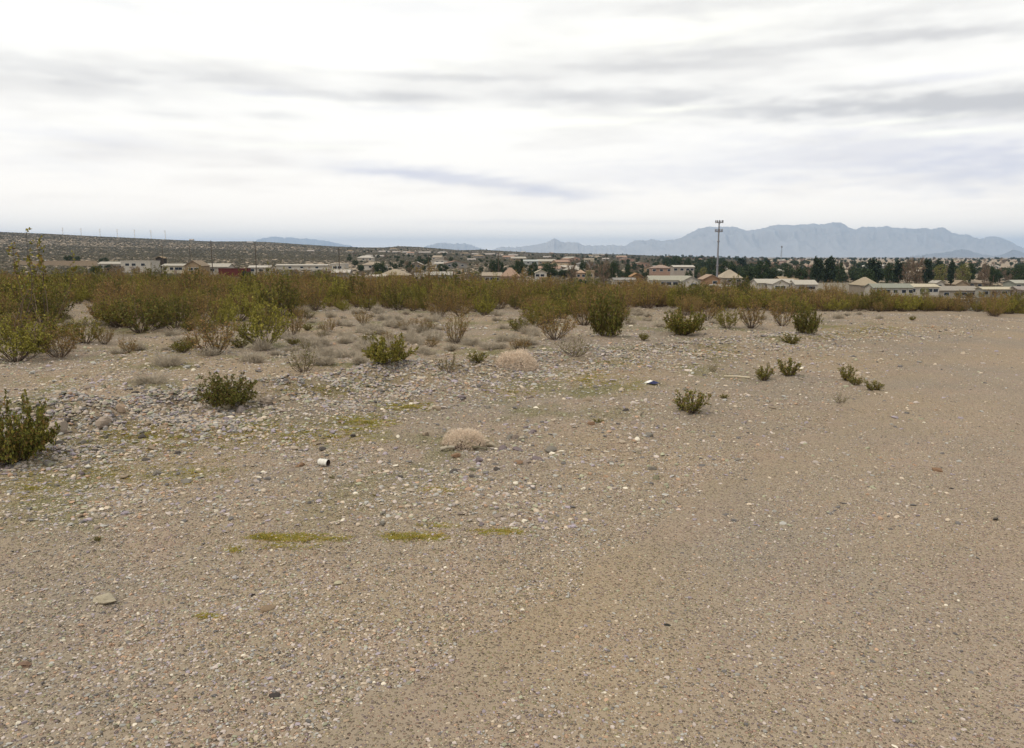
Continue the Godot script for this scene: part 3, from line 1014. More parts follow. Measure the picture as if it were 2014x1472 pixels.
# ------------------------------------------------------------------ litter
func build_litter() -> void:
	# the open tin can
	var p := on_ground(637, 918)
	var can := thing("tin_can", "open whitish tin can lying on its side on the gravel", "can", p + Vector3(0, 0.044, 0), -0.4)
	var s := Shape.new()
	var rim := Shape.new()
	var inner := Shape.new()
	for e in [[-0.066, 0.043], [0.062, 0.043]]:
		for k in 20:
			var a := TAU * k / 20
			var b := TAU * (k + 1) / 20
			var q := func(x, r, t): return Vector3(x, cos(t) * r, sin(t) * r)
			rim.quad(q.call(e[0], 0.0405, a), q.call(e[0], 0.0445, a), q.call(e[0], 0.0445, b), q.call(e[0], 0.0405, b))
			rim.quad(q.call(e[0], 0.0445, a), q.call(e[0] + 0.004, 0.0445, a), q.call(e[0] + 0.004, 0.0445, b), q.call(e[0], 0.0445, b))
			rim.quad(q.call(e[0] + 0.004, 0.0445, a), q.call(e[0] + 0.004, 0.0405, a), q.call(e[0] + 0.004, 0.0405, b), q.call(e[0] + 0.004, 0.0445, b))
	for k in 24:
		var a := TAU * k / 24
		var b := TAU * (k + 1) / 24
		var xs := [-0.064, -0.03, -0.024, 0.02, 0.026, 0.064]
		for j in 5:
			var r0: float = 0.0425 if j % 2 == 0 else 0.0415
			s.quad(Vector3(xs[j], cos(a) * r0, sin(a) * r0), Vector3(xs[j + 1], cos(a) * r0, sin(a) * r0), Vector3(xs[j + 1], cos(b) * r0, sin(b) * r0), Vector3(xs[j], cos(b) * r0, sin(b) * r0))
		inner.quad(Vector3(-0.06, cos(a) * 0.040, sin(a) * 0.040), Vector3(0.065, cos(a) * 0.040, sin(a) * 0.040), Vector3(0.065, cos(b) * 0.040, sin(b) * 0.040), Vector3(-0.06, cos(b) * 0.040, sin(b) * 0.040))
		inner.tri(Vector3(-0.06, 0, 0), Vector3(-0.06, cos(a) * 0.040, sin(a) * 0.040), Vector3(-0.06, cos(b) * 0.040, sin(b) * 0.040))
	part("body", s.done(), M.can, can)
	part("rim", rim.done(), M.metal, can)
	part("inside", inner.done(), M.rust, can)
	# branch pieces under the tumbleweed
	for b in [[866, 889, 894, 885, 0.026, "pale weathered branch stub under the tumbleweed", Vector3(0.36, 0.32, 0.25)], [896, 886, 916, 884, 0.028, "dark rotten branch piece between branch stubs under the tumbleweed", Vector3(0.10, 0.07, 0.055)], [926, 884, 957, 889, 0.024, "dark bent branch end sticking out right of the tumbleweed", Vector3(0.13, 0.115, 0.08)]]:
		var q := on_ground(b[0], b[1])
		var e := on_ground(b[2], b[3])
		var o := thing("branch_piece", b[5], "branch", q)
		var d := e - q
		var t := Shape.new()
		var pts := PackedVector3Array()
		var rad := PackedFloat32Array()
		for k in 7:
			var u := k / 6.0
			pts.append(d * u + Vector3(0, b[4] * 0.9 + 0.02 * sin(u * 3.0), 0) + dir_random() * 0.006)
			rad.append(b[4] * (1.0 - 0.25 * u) * rng.randf_range(0.85, 1.1))
		t.tube(pts, rad, 8)
		var n := Shape.new()
		n.tube(PackedVector3Array([pts[3], pts[3] + Vector3(0.03, 0.07, 0.02)]), PackedFloat32Array([b[4] * 0.45, b[4] * 0.2]), 6)
		part("wood", t.done(), mat(Color(b[6].x, b[6].y, b[6].z)), o)
		part("knot", n.done(), mat(Color(b[6].x * 0.8, b[6].y * 0.8, b[6].z * 0.8)), o)
	# pale stick on the gravel
	var q0 := on_ground(1424, 743)
	var q1 := on_ground(1474, 746)
	var stick := MeshInstance3D.new()
	stick.name = "stick"
	var st := Shape.new()
	st.tube(PackedVector3Array([Vector3(0, 0.02, 0), (q1 - q0) * 0.5 + Vector3(0, 0.035, 0.02), q1 - q0 + Vector3(0, 0.02, 0)]), PackedFloat32Array([0.012, 0.018, 0.022]), 7)
	stick.mesh = st.done()
	stick.material_override = mat(Color(0.55, 0.48, 0.36))
	stick.position = q0
	add_child(stick)
	tag(stick, "bleached stick lying on the gravel left of the paired small bushes", "stick")
	# crumpled litter: a dark blue and white scrap
	var lp := on_ground(1283, 757)
	var lit := thing("litter", "crumpled white and dark blue scrap on the gravel", "litter", lp)
	for part_def in [["white_half", Vector3(-0.03, 0, -0.05), Color(0.75, 0.74, 0.70)], ["blue_half", Vector3(0.02, 0, 0.02), Color(0.03, 0.035, 0.09)]]:
		var c := Shape.new()
		for k in 14:
			var a := TAU * k / 14
			var b := TAU * (k + 1) / 14
			var f := func(t): return Vector3(cos(t) * (0.11 + 0.03 * sin(t * 3.0)), 0.012 + 0.02 * absf(sin(t * 5.0)), sin(t) * 0.07) + part_def[1]
			c.tri(part_def[1] + Vector3(0, 0.075, 0), f.call(a), f.call(b))
		part(part_def[0], c.done(), mat(part_def[2], 0.5), lit)
	# stones that stand out singly
	rock("stone", "large flat cream stone half buried in the near gravel", 209, 1184, 50, 20, Vector3(0.62, 0.58, 0.46), 301, "", 0.2)
	rock("stone", "flat brown slab of stone on the near gravel", 527, 1201, 38, 12, Vector3(0.36, 0.28, 0.2), 302, "", 0.1)
	rock("boulder", "largest whitish boulder beside the big bush on the bank", 115, 850, 46, 32, Vector3(0.56, 0.50, 0.44), 303, "", 0.3)
	rock("boulder", "whitish rock right of the largest boulder on the bank", 203, 838, 34, 26, Vector3(0.54, 0.47, 0.41), 304, "", 1.3)
	rock("boulder", "tan rock standing on top of the windrow", 238, 816, 20, 22, Vector3(0.52, 0.42, 0.33), 305, "", 0.8)
	rock("boulder", "pale rock leaning at the foot of the round dark bush", 447, 806, 26, 28, Vector3(0.50, 0.46, 0.34), 306, "", 0.4)
	rock("boulder", "grey rock right of the round dark bush", 474, 812, 20, 18, Vector3(0.42, 0.38, 0.37), 307, "", 0.9)
	rock("boulder", "tan rock in the row right of the round dark bush", 525, 796, 30, 20, Vector3(0.50, 0.44, 0.38), 308, "", 0.5)
	rock("boulder", "small cream rock in the row right of the round dark bush", 560, 790, 24, 14, Vector3(0.52, 0.46, 0.36), 309, "", 0.1)
	rock("stone", "round white stone right of the flattened tumbleweed", 1027, 864, 13, 9, Vector3(0.72, 0.68, 0.58), 310)
	rock("stone", "flat white stone between tin can and moss strips", 807, 967, 24, 8, Vector3(0.66, 0.60, 0.52), 311)
	rock("stone", "white stone below the moss strips", 666, 1151, 19, 9, Vector3(0.66, 0.64, 0.48), 312)
	rock("stone", "round cream pebble stone on the bare near gravel", 680, 1424, 19, 10, Vector3(0.60, 0.48, 0.36), 313)
	rock("stone", "black stone on the swept gravel of the road", 1311, 1234, 22, 8, Vector3(0.05, 0.055, 0.05), 314)
	rock("stone", "thin dark stone on the near gravel", 541, 1372, 34, 7, Vector3(0.09, 0.08, 0.08), 315)
	rock("stone", "reddish half-buried stone on the near gravel", 45, 1311, 34, 10, Vector3(0.30, 0.21, 0.16), 316)
	rock("stone", "pale stone left of the large flat cream stone", 25, 1362, 26, 10, Vector3(0.55, 0.48, 0.38), 317)
	rock("stone", "white chip of stone beside the near moss strip", 462, 1140, 13, 8, Vector3(0.66, 0.66, 0.68), 318)
	rock("stone", "small dark stone left of the white chip", 497, 1174, 10, 9, Vector3(0.07, 0.06, 0.06), 319)

# ------------------------------------------------------------------ trees of the town
var trees := {}

func tree_meshes(sd: int, form: String, tones: Array, n: int, size: float) -> Array:
	rng.seed = sd
	var wood := Shape.new()
	var crown := Shape.new()
	var bark: Array = [Vector3(0.11, 0.08, 0.06), Vector3(0.16, 0.12, 0.09)]
	wood.tube(PackedVector3Array([Vector3(0, -0.05, 0), Vector3(0.01, 0.25, 0), Vector3(-0.01, 0.6, 0.01), Vector3(0, 0.9, 0)]), PackedFloat32Array([0.035, 0.028, 0.018, 0.006]), 7, shade_of(bark))
	var lobes: Array = []
	var count := 9 if form == "round" else (12 if form == "pine" else 14)
	for k in count:
		var y := lerpf(0.32, 0.9, (k + rng.randf() * 0.6) / count)
		var a := k * 2.4 + rng.randf()
		var reach := 0.0
		var rad := 0.0
		match form:
			"round":
				reach = 0.26 * sin(clampf((y - 0.2) / 0.8, 0, 1) * PI) + 0.02
				rad = rng.randf_range(0.14, 0.22)
			"pine":
				reach = 0.17 * (1.08 - y) + 0.05
				rad = rng.randf_range(0.10, 0.15)
			"cypress":
				reach = 0.03
				rad = 0.10 * sin(clampf((y - 0.15) / 0.9, 0, 1) * PI) + 0.03
			_:
				reach = 0.22 * sin(clampf((y - 0.2) / 0.8, 0, 1) * PI) + 0.04
				rad = rng.randf_range(0.10, 0.17)
		var c := Vector3(cos(a) * reach, y, sin(a) * reach)
		lobes.append([c, rad])
		wood.tube(PackedVector3Array([Vector3(0, y - 0.18, 0), Vector3(c.x * 0.5, y - 0.07, c.z * 0.5), c]), PackedFloat32Array([0.014, 0.009, 0.003]), 5, shade_of(bark), false)
		if form == "bare":
			for t in 22:
				var e := c + dir_random() * rad * rng.randf_range(0.6, 1.3) + Vector3(0, rad * 0.5, 0)
				wood.tube(PackedVector3Array([c.lerp(Vector3(0, y - 0.1, 0), rng.randf() * 0.4), c.lerp(e, 0.5) + dir_random() * 0.02, e]), PackedFloat32Array([0.006, 0.004, 0.0015]), 3, shade_of(tones), false)
	for k in n:
		var l: Array = lobes[rng.randi() % lobes.size()]
		var p: Vector3 = l[0] + dir_random() * l[1] * pow(rng.randf(), 0.4) * Vector3(1, 0.85, 1)
		leaf(crown, p, dir_random(), size * rng.randf_range(0.6, 1.4), 0.4, shade_of(tones))
	return [wood.done(), crown.done()]

func build_tree_kinds() -> void:
	var ever: Array = [Vector3(0.040, 0.060, 0.028), Vector3(0.030, 0.044, 0.024), Vector3(0.055, 0.072, 0.030)]
	var pine: Array = [Vector3(0.030, 0.045, 0.030), Vector3(0.022, 0.032, 0.024), Vector3(0.042, 0.056, 0.03)]
	var brown: Array = [Vector3(0.19, 0.135, 0.095), Vector3(0.14, 0.10, 0.08), Vector3(0.22, 0.17, 0.11)]
	var lime: Array = [Vector3(0.17, 0.17, 0.06), Vector3(0.13, 0.135, 0.05), Vector3(0.2, 0.18, 0.07)]
	for v in 2:
		trees["round%d" % v] = tree_meshes(800 + v, "round", ever, 2200, 0.05)
		trees["pine%d" % v] = tree_meshes(810 + v, "pine", pine, 2200, 0.05)
		trees["bare%d" % v] = tree_meshes(820 + v, "bare", brown, 500, 0.03)
		trees["lime%d" % v] = tree_meshes(830 + v, "open", lime, 1500, 0.04)
	trees["cypress0"] = tree_meshes(840, "cypress", pine, 1600, 0.045)

func place_tree(kind: String, l: float, r: float, top: float, d: float, label: String, group := "") -> void:
	var px := (l + r) * 0.5
	var t := at(px, top, d)
	var g := height(t.x, t.z)
	var m: Array = trees[kind]
	var box: AABB = m[1].get_aabb()
	var tall := maxf(t.y - g, 2.0)
	var wide := (r - l) / F * d
	var o := thing("tree", label, "tree", Vector3(t.x, g, t.z), rng.randf() * TAU, group)
	var s := Vector3(wide / maxf(box.size.x, box.size.z), tall / box.end.y, wide / maxf(box.size.x, box.size.z))
	part("trunk", m[0], M.wood, o).scale = s
	part("crown", m[1], M.leaf, o).scale = s

func build_trees() -> void:
	build_tree_kinds()
	rng.seed = 77
	var T: Array = [
		["round0", 731, 764, 513, 330, "bushy dark green tree behind the tan porch house"], ["round1", 123, 144, 502, 450, "larger dark tree of a pair below the bare slope"], ["round0", 144, 158, 503, 455, "smaller dark tree of a pair below the bare slope"],
		["round1", 193, 213, 506, 420, "dark tree behind the white trailer home"], ["round0", 813, 847, 508, 520, "wide dark tree behind the far gabled house"], ["round1", 858, 884, 518, 400, "low wide dark tree below the small white house"],
		["round0", 960, 978, 509, 400, "dark tree left in the pair above the tan roof"], ["round1", 974, 992, 510, 405, "dark tree right in the pair above the tan roof"], ["round0", 1008, 1033, 509, 350, "dark tree above the pink hip roof"],
		["round1", 1038, 1060, 514, 350, "dark low tree behind the white gabled house"], ["round0", 1058, 1102, 514, 335, "broad dark hedge-like tree behind the white gabled house"], ["round1", 1139, 1159, 510, 340, "dark tree behind the tan block house"],
		["round0", 1194, 1217, 511, 340, "dark tree above the white house with a grey roof"], ["round1", 1229, 1243, 517, 335, "slim dark tree left of the orange roof"], ["bare0", 1111, 1138, 516, 290, "brown bare tree left of the tan block house"],
		["bare1", 1172, 1204, 513, 262, "tall pale bare tree standing over the scrub"], ["bare0", 1150, 1174, 513, 330, "bare reddish tree behind the tan block house"], ["round0", 1318, 1346, 503, 600, "dark tree on the skyline left of the phone mast"],
		["round1", 1344, 1362, 506, 600, "dark tree behind the white two-storey house"], ["round0", 1388, 1413, 506, 500, "dark tree behind the phone mast"], ["round1", 1414, 1452, 511, 385, "round green tree above the cream hip roof"],
		["pine0", 1448, 1472, 506, 600, "dark tree on the skyline right of the phone mast"], ["round0", 1458, 1488, 518, 325, "big dark tree right of the cream hip roof"], ["round1", 1482, 1517, 512, 320, "broad dark tree left of the white L-shaped house"],
		["pine1", 1500, 1520, 508, 520, "far dark tree below the thin mast"], ["round0", 1538, 1565, 520, 312, "dark tree behind the tan roof"], ["round1", 1562, 1592, 523, 310, "dark tree right behind the tan roof"],
		["pine0", 1596, 1624, 502, 290, "tall dark pine at the end of the white wall, broader one"], ["pine1", 1618, 1649, 501, 294, "tall dark pine at the end of the white wall, taller one"], ["round1", 1642, 1662, 514, 330, "dark tree in the shade of the tall pines"],
		["round0", 1688, 1723, 527, 282, "round dark tree behind the tan pyramid roof"], ["pine0", 1702, 1740, 506, 300, "tall dark pine behind the tan pyramid roof"], ["round1", 1740, 1760, 515, 330, "dark tree between two pines"],
		["pine1", 1756, 1787, 510, 322, "dark broad pine behind the long mobile home"], ["bare1", 1776, 1801, 507, 302, "dark bare tree behind the cream roofed house"], ["bare0", 1790, 1824, 507, 290, "wide brown bare tree behind the cream roofed house"],
		["pine0", 1816, 1838, 506, 310, "slender dark pine right of the brown bare tree"], ["pine1", 1838, 1858, 507, 350, "far dark pine above the grey roof"], ["lime0", 1838, 1866, 518, 300, "thin olive tree between pine and cypress"],
		["cypress0", 1866, 1882, 510, 290, "narrow dark cypress behind the tan gable"], ["lime1", 1880, 1914, 516, 300, "yellow-green tree right of the cypress"], ["round0", 1904, 1922, 513, 335, "dark tree behind the yellow-green tree"],
		["bare1", 1932, 1950, 515, 300, "slim bare tree behind the white trailers"], ["round1", 1946, 1968, 523, 330, "round dark tree behind the white trailers"], ["round0", 1993, 2024, 518, 300, "dark tree above the teal roof"],
		["lime0", 1376, 1392, 524, 330, "small green tree left of the phone mast"], ["round1", 1345, 1364, 530, 320, "small dark tree beside the long pale house"], ["lime1", 1150, 1165, 530, 300, "small olive tree by the tan block house"]]
	for t in T:
		place_tree(t[0], t[1], t[2], t[3], t[4], t[5])
	# shrubs and small trees in the yards before and between the houses
	for n in 110:
		var px := rng.randf_range(600, 2030) if n < 95 else rng.randf_range(150, 600)
		var d := rng.randf_range(236, 340)
		var p := at(px, 540, d)
		p.y = height(p.x, p.z)
		var h := rng.randf_range(1.6, 4.2)
		var kind: String = pick(["round0", "round1", "lime0", "lime1", "bare0", "bare1"])
		var word: String = {"r": "dark green", "l": "yellow-olive", "b": "bare brown"}[kind[0]]
		var size: String = "low" if h < 2.4 else ("waist-of-roof-high" if h < 3.3 else "roof-high")
		var m: Array = trees[kind]
		var box: AABB = m[1].get_aabb()
		var o := thing("yard_tree", "%s %s yard tree among the nearest houses" % [size.replace("waist-of-roof-high", "eaves-high"), word], "tree", p, rng.randf() * TAU, "%s %s yard trees" % [size.replace("waist-of-roof-high", "eaves-high"), word])
		var s := Vector3(h * rng.randf_range(0.9, 1.5) / box.size.x, h / box.end.y, h * rng.randf_range(0.9, 1.5) / box.size.z)
		part("trunk", m[0], M.wood, o).scale = s
		part("crown", m[1], M.leaf, o).scale = s
	# the wooded town beyond, reading as one mass
	var where: Array = [[], [], []]
	for n in 2400:
		var px := rng.randf_range(1080, 2150) if rng.randf() < 0.8 else rng.randf_range(680, 1300)
		var d := lerpf(400.0, 3800.0, pow(rng.randf(), 1.9))
		if px < 1300 and d > 2300:
			continue
		var p := at(px, 505, d)
		p.y = height(p.x, p.z) - 0.2
		var h := rng.randf_range(3.0, 8.5) if px > 1300 else rng.randf_range(2.0, 5.0)
		var v := rng.randi() % 3
		where[v].append(Transform3D(Basis(Vector3.UP, rng.randf() * TAU) * Basis.from_scale(Vector3(h * 1.15, h, h * 1.15)), p))
	var o := Node3D.new()
	o.name = "distant_trees"
	add_child(o)
	tag(o, "far trees of the town merging into one dark belt", "trees", "", "stuff")
	for v in 3:
		var src: Array = trees[["round0", "round1", "bare0"][v]]
		multi("crowns", src[1], M.leaf, where[v], PackedColorArray(), o).set_meta("kind", "stuff")
		multi("trunks", src[0], M.wood, where[v], PackedColorArray(), o).set_meta("kind", "stuff")

func build_hill_scrub() -> void:
	rng.seed = 88
	var blob := tuft_mesh(89, 110, 1.1, 0.17, [Vector3(0.15, 0.14, 0.10), Vector3(0.115, 0.11, 0.085), Vector3(0.18, 0.16, 0.12)], 0.3, 0.0)
	var where: Array = []
	var tint := PackedColorArray()
	for n in 120000:
		var px := rng.randf_range(-200, 1500)
		var d := lerpf(100.0, 2490.0, pow(rng.randf(), 0.9))
		if n % 8 == 0:
			px = rng.randf_range(700, 2200)
			d = rng.randf_range(95.0, 900.0)
		if n % 8 and px > 600 and d < 600.0 and rng.randf() < 0.5:
			continue
		var p := at(px, 505, d)
		p.y = height(p.x, p.z) - 0.1
		if n_big.get_noise_2d(p.x * 0.6, p.z * 0.3) < -0.6:
			continue
		var s := rng.randf_range(0.7, 1.6) if d < 700.0 else rng.randf_range(0.9, 2.3)
		where.append(Transform3D(Basis(Vector3.UP, rng.randf() * TAU) * Basis.from_scale(Vector3(s, s * 0.85, s)), p))
		var g := rng.randf_range(0.7, 1.3)
		tint.append(Color(g, g, g * rng.randf_range(0.9, 1.15)))
	var o := multi("hillside_scrub", blob, M.leaf, where, tint, self)
	tag(o, "dark scrub dotted over the far slope", "scrub", "", "stuff")

# ------------------------------------------------------------------ buildings
var paint := {}

func coat(c: Vector3) -> StandardMaterial3D:
	var key := "%.2f %.2f %.2f" % [c.x, c.y, c.z]
	if not paint.has(key):
		paint[key] = mat(Color(c.x, c.y, c.z), 0.85)
		paint[key].albedo_texture = M.grain
		paint[key].uv1_triplanar = true
		paint[key].uv1_scale = Vector3(0.35, 0.35, 0.35)
	return paint[key]

# form: long (ridge along the front), front (gable to the camera), hip, flat
func house(called: String, label: String, category: String, l: float, r: float, eave: float, top: float, d: float, form: String, wall_tone: Vector3, roof_tone: Vector3, windows := 3, deep := 8.0, turn := 0.0, group := "") -> Node3D:
	var px := (l + r) * 0.5
	var e := at(px, eave, d)
	var g := height(e.x, e.z)
	var w := (r - l) / F * d
	var wall := maxf(e.y - g, 1.2)
	var up := maxf((eave - top) / F * d, 0.12)
	var o := thing(called, label, category, Vector3(e.x, g - 0.4, e.z), turn, group)
	wall += 0.4
	var x := w * 0.5
	var z := deep * 0.5
	var s := Shape.new()
	var over := 0.35 if form != "flat" else 0.12
	s.box(Vector3(-x + over, 0, -z + over), Vector3(x - over, wall, z - over))
	if form == "front":
		s.tri(Vector3(-x + over, wall, z - over), Vector3(0, wall + up - 0.15, z - over), Vector3(x - over, wall, z - over))
		s.tri(Vector3(x - over, wall, -z + over), Vector3(0, wall + up - 0.15, -z + over), Vector3(-x + over, wall, -z + over))
	elif form == "long":
		s.tri(Vector3(-x + over, wall, -z + over), Vector3(-x + over, wall + up - 0.15, 0), Vector3(-x + over, wall, z - over))
		s.tri(Vector3(x - over, wall, z - over), Vector3(x - over, wall + up - 0.15, 0), Vector3(x - over, wall, -z + over))
	part("wall", s.done(), coat(wall_tone), o)
	var t := Shape.new()
	var th := 0.18
	var slab := func(a: Vector3, b: Vector3, c: Vector3, q: Vector3):
		var dn := Vector3(0, -th, 0)
		t.quad(a, b, c, q)
		t.quad(q + dn, c + dn, b + dn, a + dn)
		for k in [[a, b], [b, c], [c, q], [q, a]]:
			t.quad(k[0], k[0] + dn, k[1] + dn, k[1])
	var y := wall + 0.03
	match form:
		"long":
			slab.call(Vector3(-x, y, z), Vector3(-x, y + up, 0), Vector3(x, y + up, 0), Vector3(x, y, z))
			slab.call(Vector3(x, y, -z), Vector3(x, y + up, 0), Vector3(-x, y + up, 0), Vector3(-x, y, -z))
		"front":
			slab.call(Vector3(-x, y, -z), Vector3(0, y + up, -z), Vector3(0, y + up, z), Vector3(-x, y, z))
			slab.call(Vector3(x, y, z), Vector3(0, y + up, z), Vector3(0, y + up, -z), Vector3(x, y, -z))
		"hip":
			var rl := maxf(x - z, x * 0.12)
			slab.call(Vector3(-x, y, z), Vector3(-rl, y + up, 0), Vector3(rl, y + up, 0), Vector3(x, y, z))
			slab.call(Vector3(x, y, -z), Vector3(rl, y + up, 0), Vector3(-rl, y + up, 0), Vector3(-x, y, -z))
			t.tri(Vector3(-x, y, -z), Vector3(-rl, y + up, 0), Vector3(-x, y, z))
			t.tri(Vector3(x, y, z), Vector3(rl, y + up, 0), Vector3(x, y, -z))
		_:
			t.box(Vector3(-x, wall, -z), Vector3(x, wall + up, z))
	part("roof", t.done(), coat(roof_tone), o)
	var face := z - over
	for k in windows:
		var cx := lerpf(-x, x, (k + 0.7 + 0.25 * sin(k * 5.0 + w)) / (windows + 0.4))
		var ww := minf(0.85, w * 0.3 / windows)
		var by := wall - minf(1.75, wall * 0.6)
		var f := Shape.new()
		f.box(Vector3(cx - ww - 0.08, by - 0.08, face + 0.005), Vector3(cx + ww + 0.08, by + 1.13, face + 0.06))
		var fo := part("window", f.done(), M.frame, o)
		var gl := Shape.new()
		gl.box(Vector3(cx - ww, by, face + 0.062), Vector3(cx + ww, by + 1.05, face + 0.075))
		part("pane", gl.done(), M.glass, fo)
	if windows > 1 and wall > 2.3:
		var dx := x * 0.18
		var f := Shape.new()
		f.box(Vector3(dx - 0.5, 0.4, face + 0.004), Vector3(dx + 0.5, minf(2.5, wall - 0.1), face + 0.055))
		part("door", f.done(), M.door, o)
	return o

# a wing built as a house of its own becomes part of the house it belongs to
func join(main: Node3D, wing: Node3D) -> void:
	for c in wing.get_children():
		wing.remove_child(c)
		c.transform = main.transform.affine_inverse() * wing.transform * c.transform
		main.add_child(c, true)
	names["house"] -= 1
	remove_child(wing)
	wing.free()

func block_wall(label: String, l: float, r: float, top: float, d: float, tone: Vector3) -> void:
	var a := at(l, top, d)
	var b := at(r, top, d)
	var o := thing("block_wall", label, "wall", Vector3((a.x + b.x) * 0.5, 0, a.z))
	var s := Shape.new()
	var g := minf(height(a.x, a.z), height(b.x, b.z)) - 0.3
	o.position.y = g
	var x := (b.x - a.x) * 0.5
	s.box(Vector3(-x, 0, -0.1), Vector3(x, a.y - g, 0.1))
	part("wall", s.done(), coat(tone), o)
	var c := Shape.new()
	c.box(Vector3(-x - 0.03, a.y - g, -0.14), Vector3(x + 0.03, a.y - g + 0.12, 0.14))
	part("coping", c.done(), coat(tone * 0.9), o)

func vehicle(called: String, label: String, category: String, px: float, wide_px: float, d: float, tall: float, tone: Vector3, boxy: bool) -> void:
	var p := at(px, 540, d)
	var g := height(p.x, p.z)
	var o := thing(called, label, category, Vector3(p.x, g, p.z))
	var x := wide_px / F * d * 0.5
	var b := Shape.new()
	var z := 1.1 if boxy else 0.85
	if boxy:
		b.box(Vector3(-x, 0.55, -z), Vector3(x, tall, z))
		b.box(Vector3(-x * 0.96, tall, -z * 0.94), Vector3(x * 0.96, tall + 0.08, z * 0.94))
	else:
		b.box(Vector3(-x, 0.35, -z), Vector3(x, tall * 0.6, z))
		var q := [Vector3(-x * 0.62, tall * 0.6, 0), Vector3(-x * 0.4, tall, 0), Vector3(x * 0.3, tall, 0), Vector3(x * 0.58, tall * 0.6, 0)]
		for k in 3:
			b.quad(q[k] + Vector3(0, 0, z * 0.9), q[k + 1] + Vector3(0, 0, z * 0.9), q[k + 1] - Vector3(0, 0, z * 0.9), q[k] - Vector3(0, 0, z * 0.9))
		for e in [-1.0, 1.0]:
			b.quad(q[0] + Vector3(0, 0, z * 0.9 * e), q[1] + Vector3(0, 0, z * 0.9 * e), q[2] + Vector3(0, 0, z * 0.9 * e), q[3] + Vector3(0, 0, z * 0.9 * e))
	part("body", b.done(), coat(tone), o)
	for k in (3 if boxy else 2):
		var cx := lerpf(-x * 0.75, x * 0.6, k / 2.0) if boxy else lerpf(-x * 0.22, x * 0.15, k)
		var gl := Shape.new()
		if boxy:
			gl.box(Vector3(cx - x * 0.15, tall * 0.58, z + 0.004), Vector3(cx + x * 0.15, tall * 0.82, z + 0.02))
		else:
			gl.box(Vector3(cx - x * 0.14, tall * 0.65, z * 0.9 + 0.004), Vector3(cx + x * 0.14, tall * 0.93, z * 0.9 + 0.02))
		part("window", gl.done(), M.glass, o)
	for e in [-0.6, 0.6]:
		for f in [-1.0, 1.0]:
			var w := Shape.new()
			w.tube(PackedVector3Array([Vector3(x * e, 0.34, z * f - 0.12), Vector3(x * e, 0.34, z * f + 0.02)]), PackedFloat32Array([0.34, 0.34]), 12)
			part("wheel", w.done(), M.tyre, o)

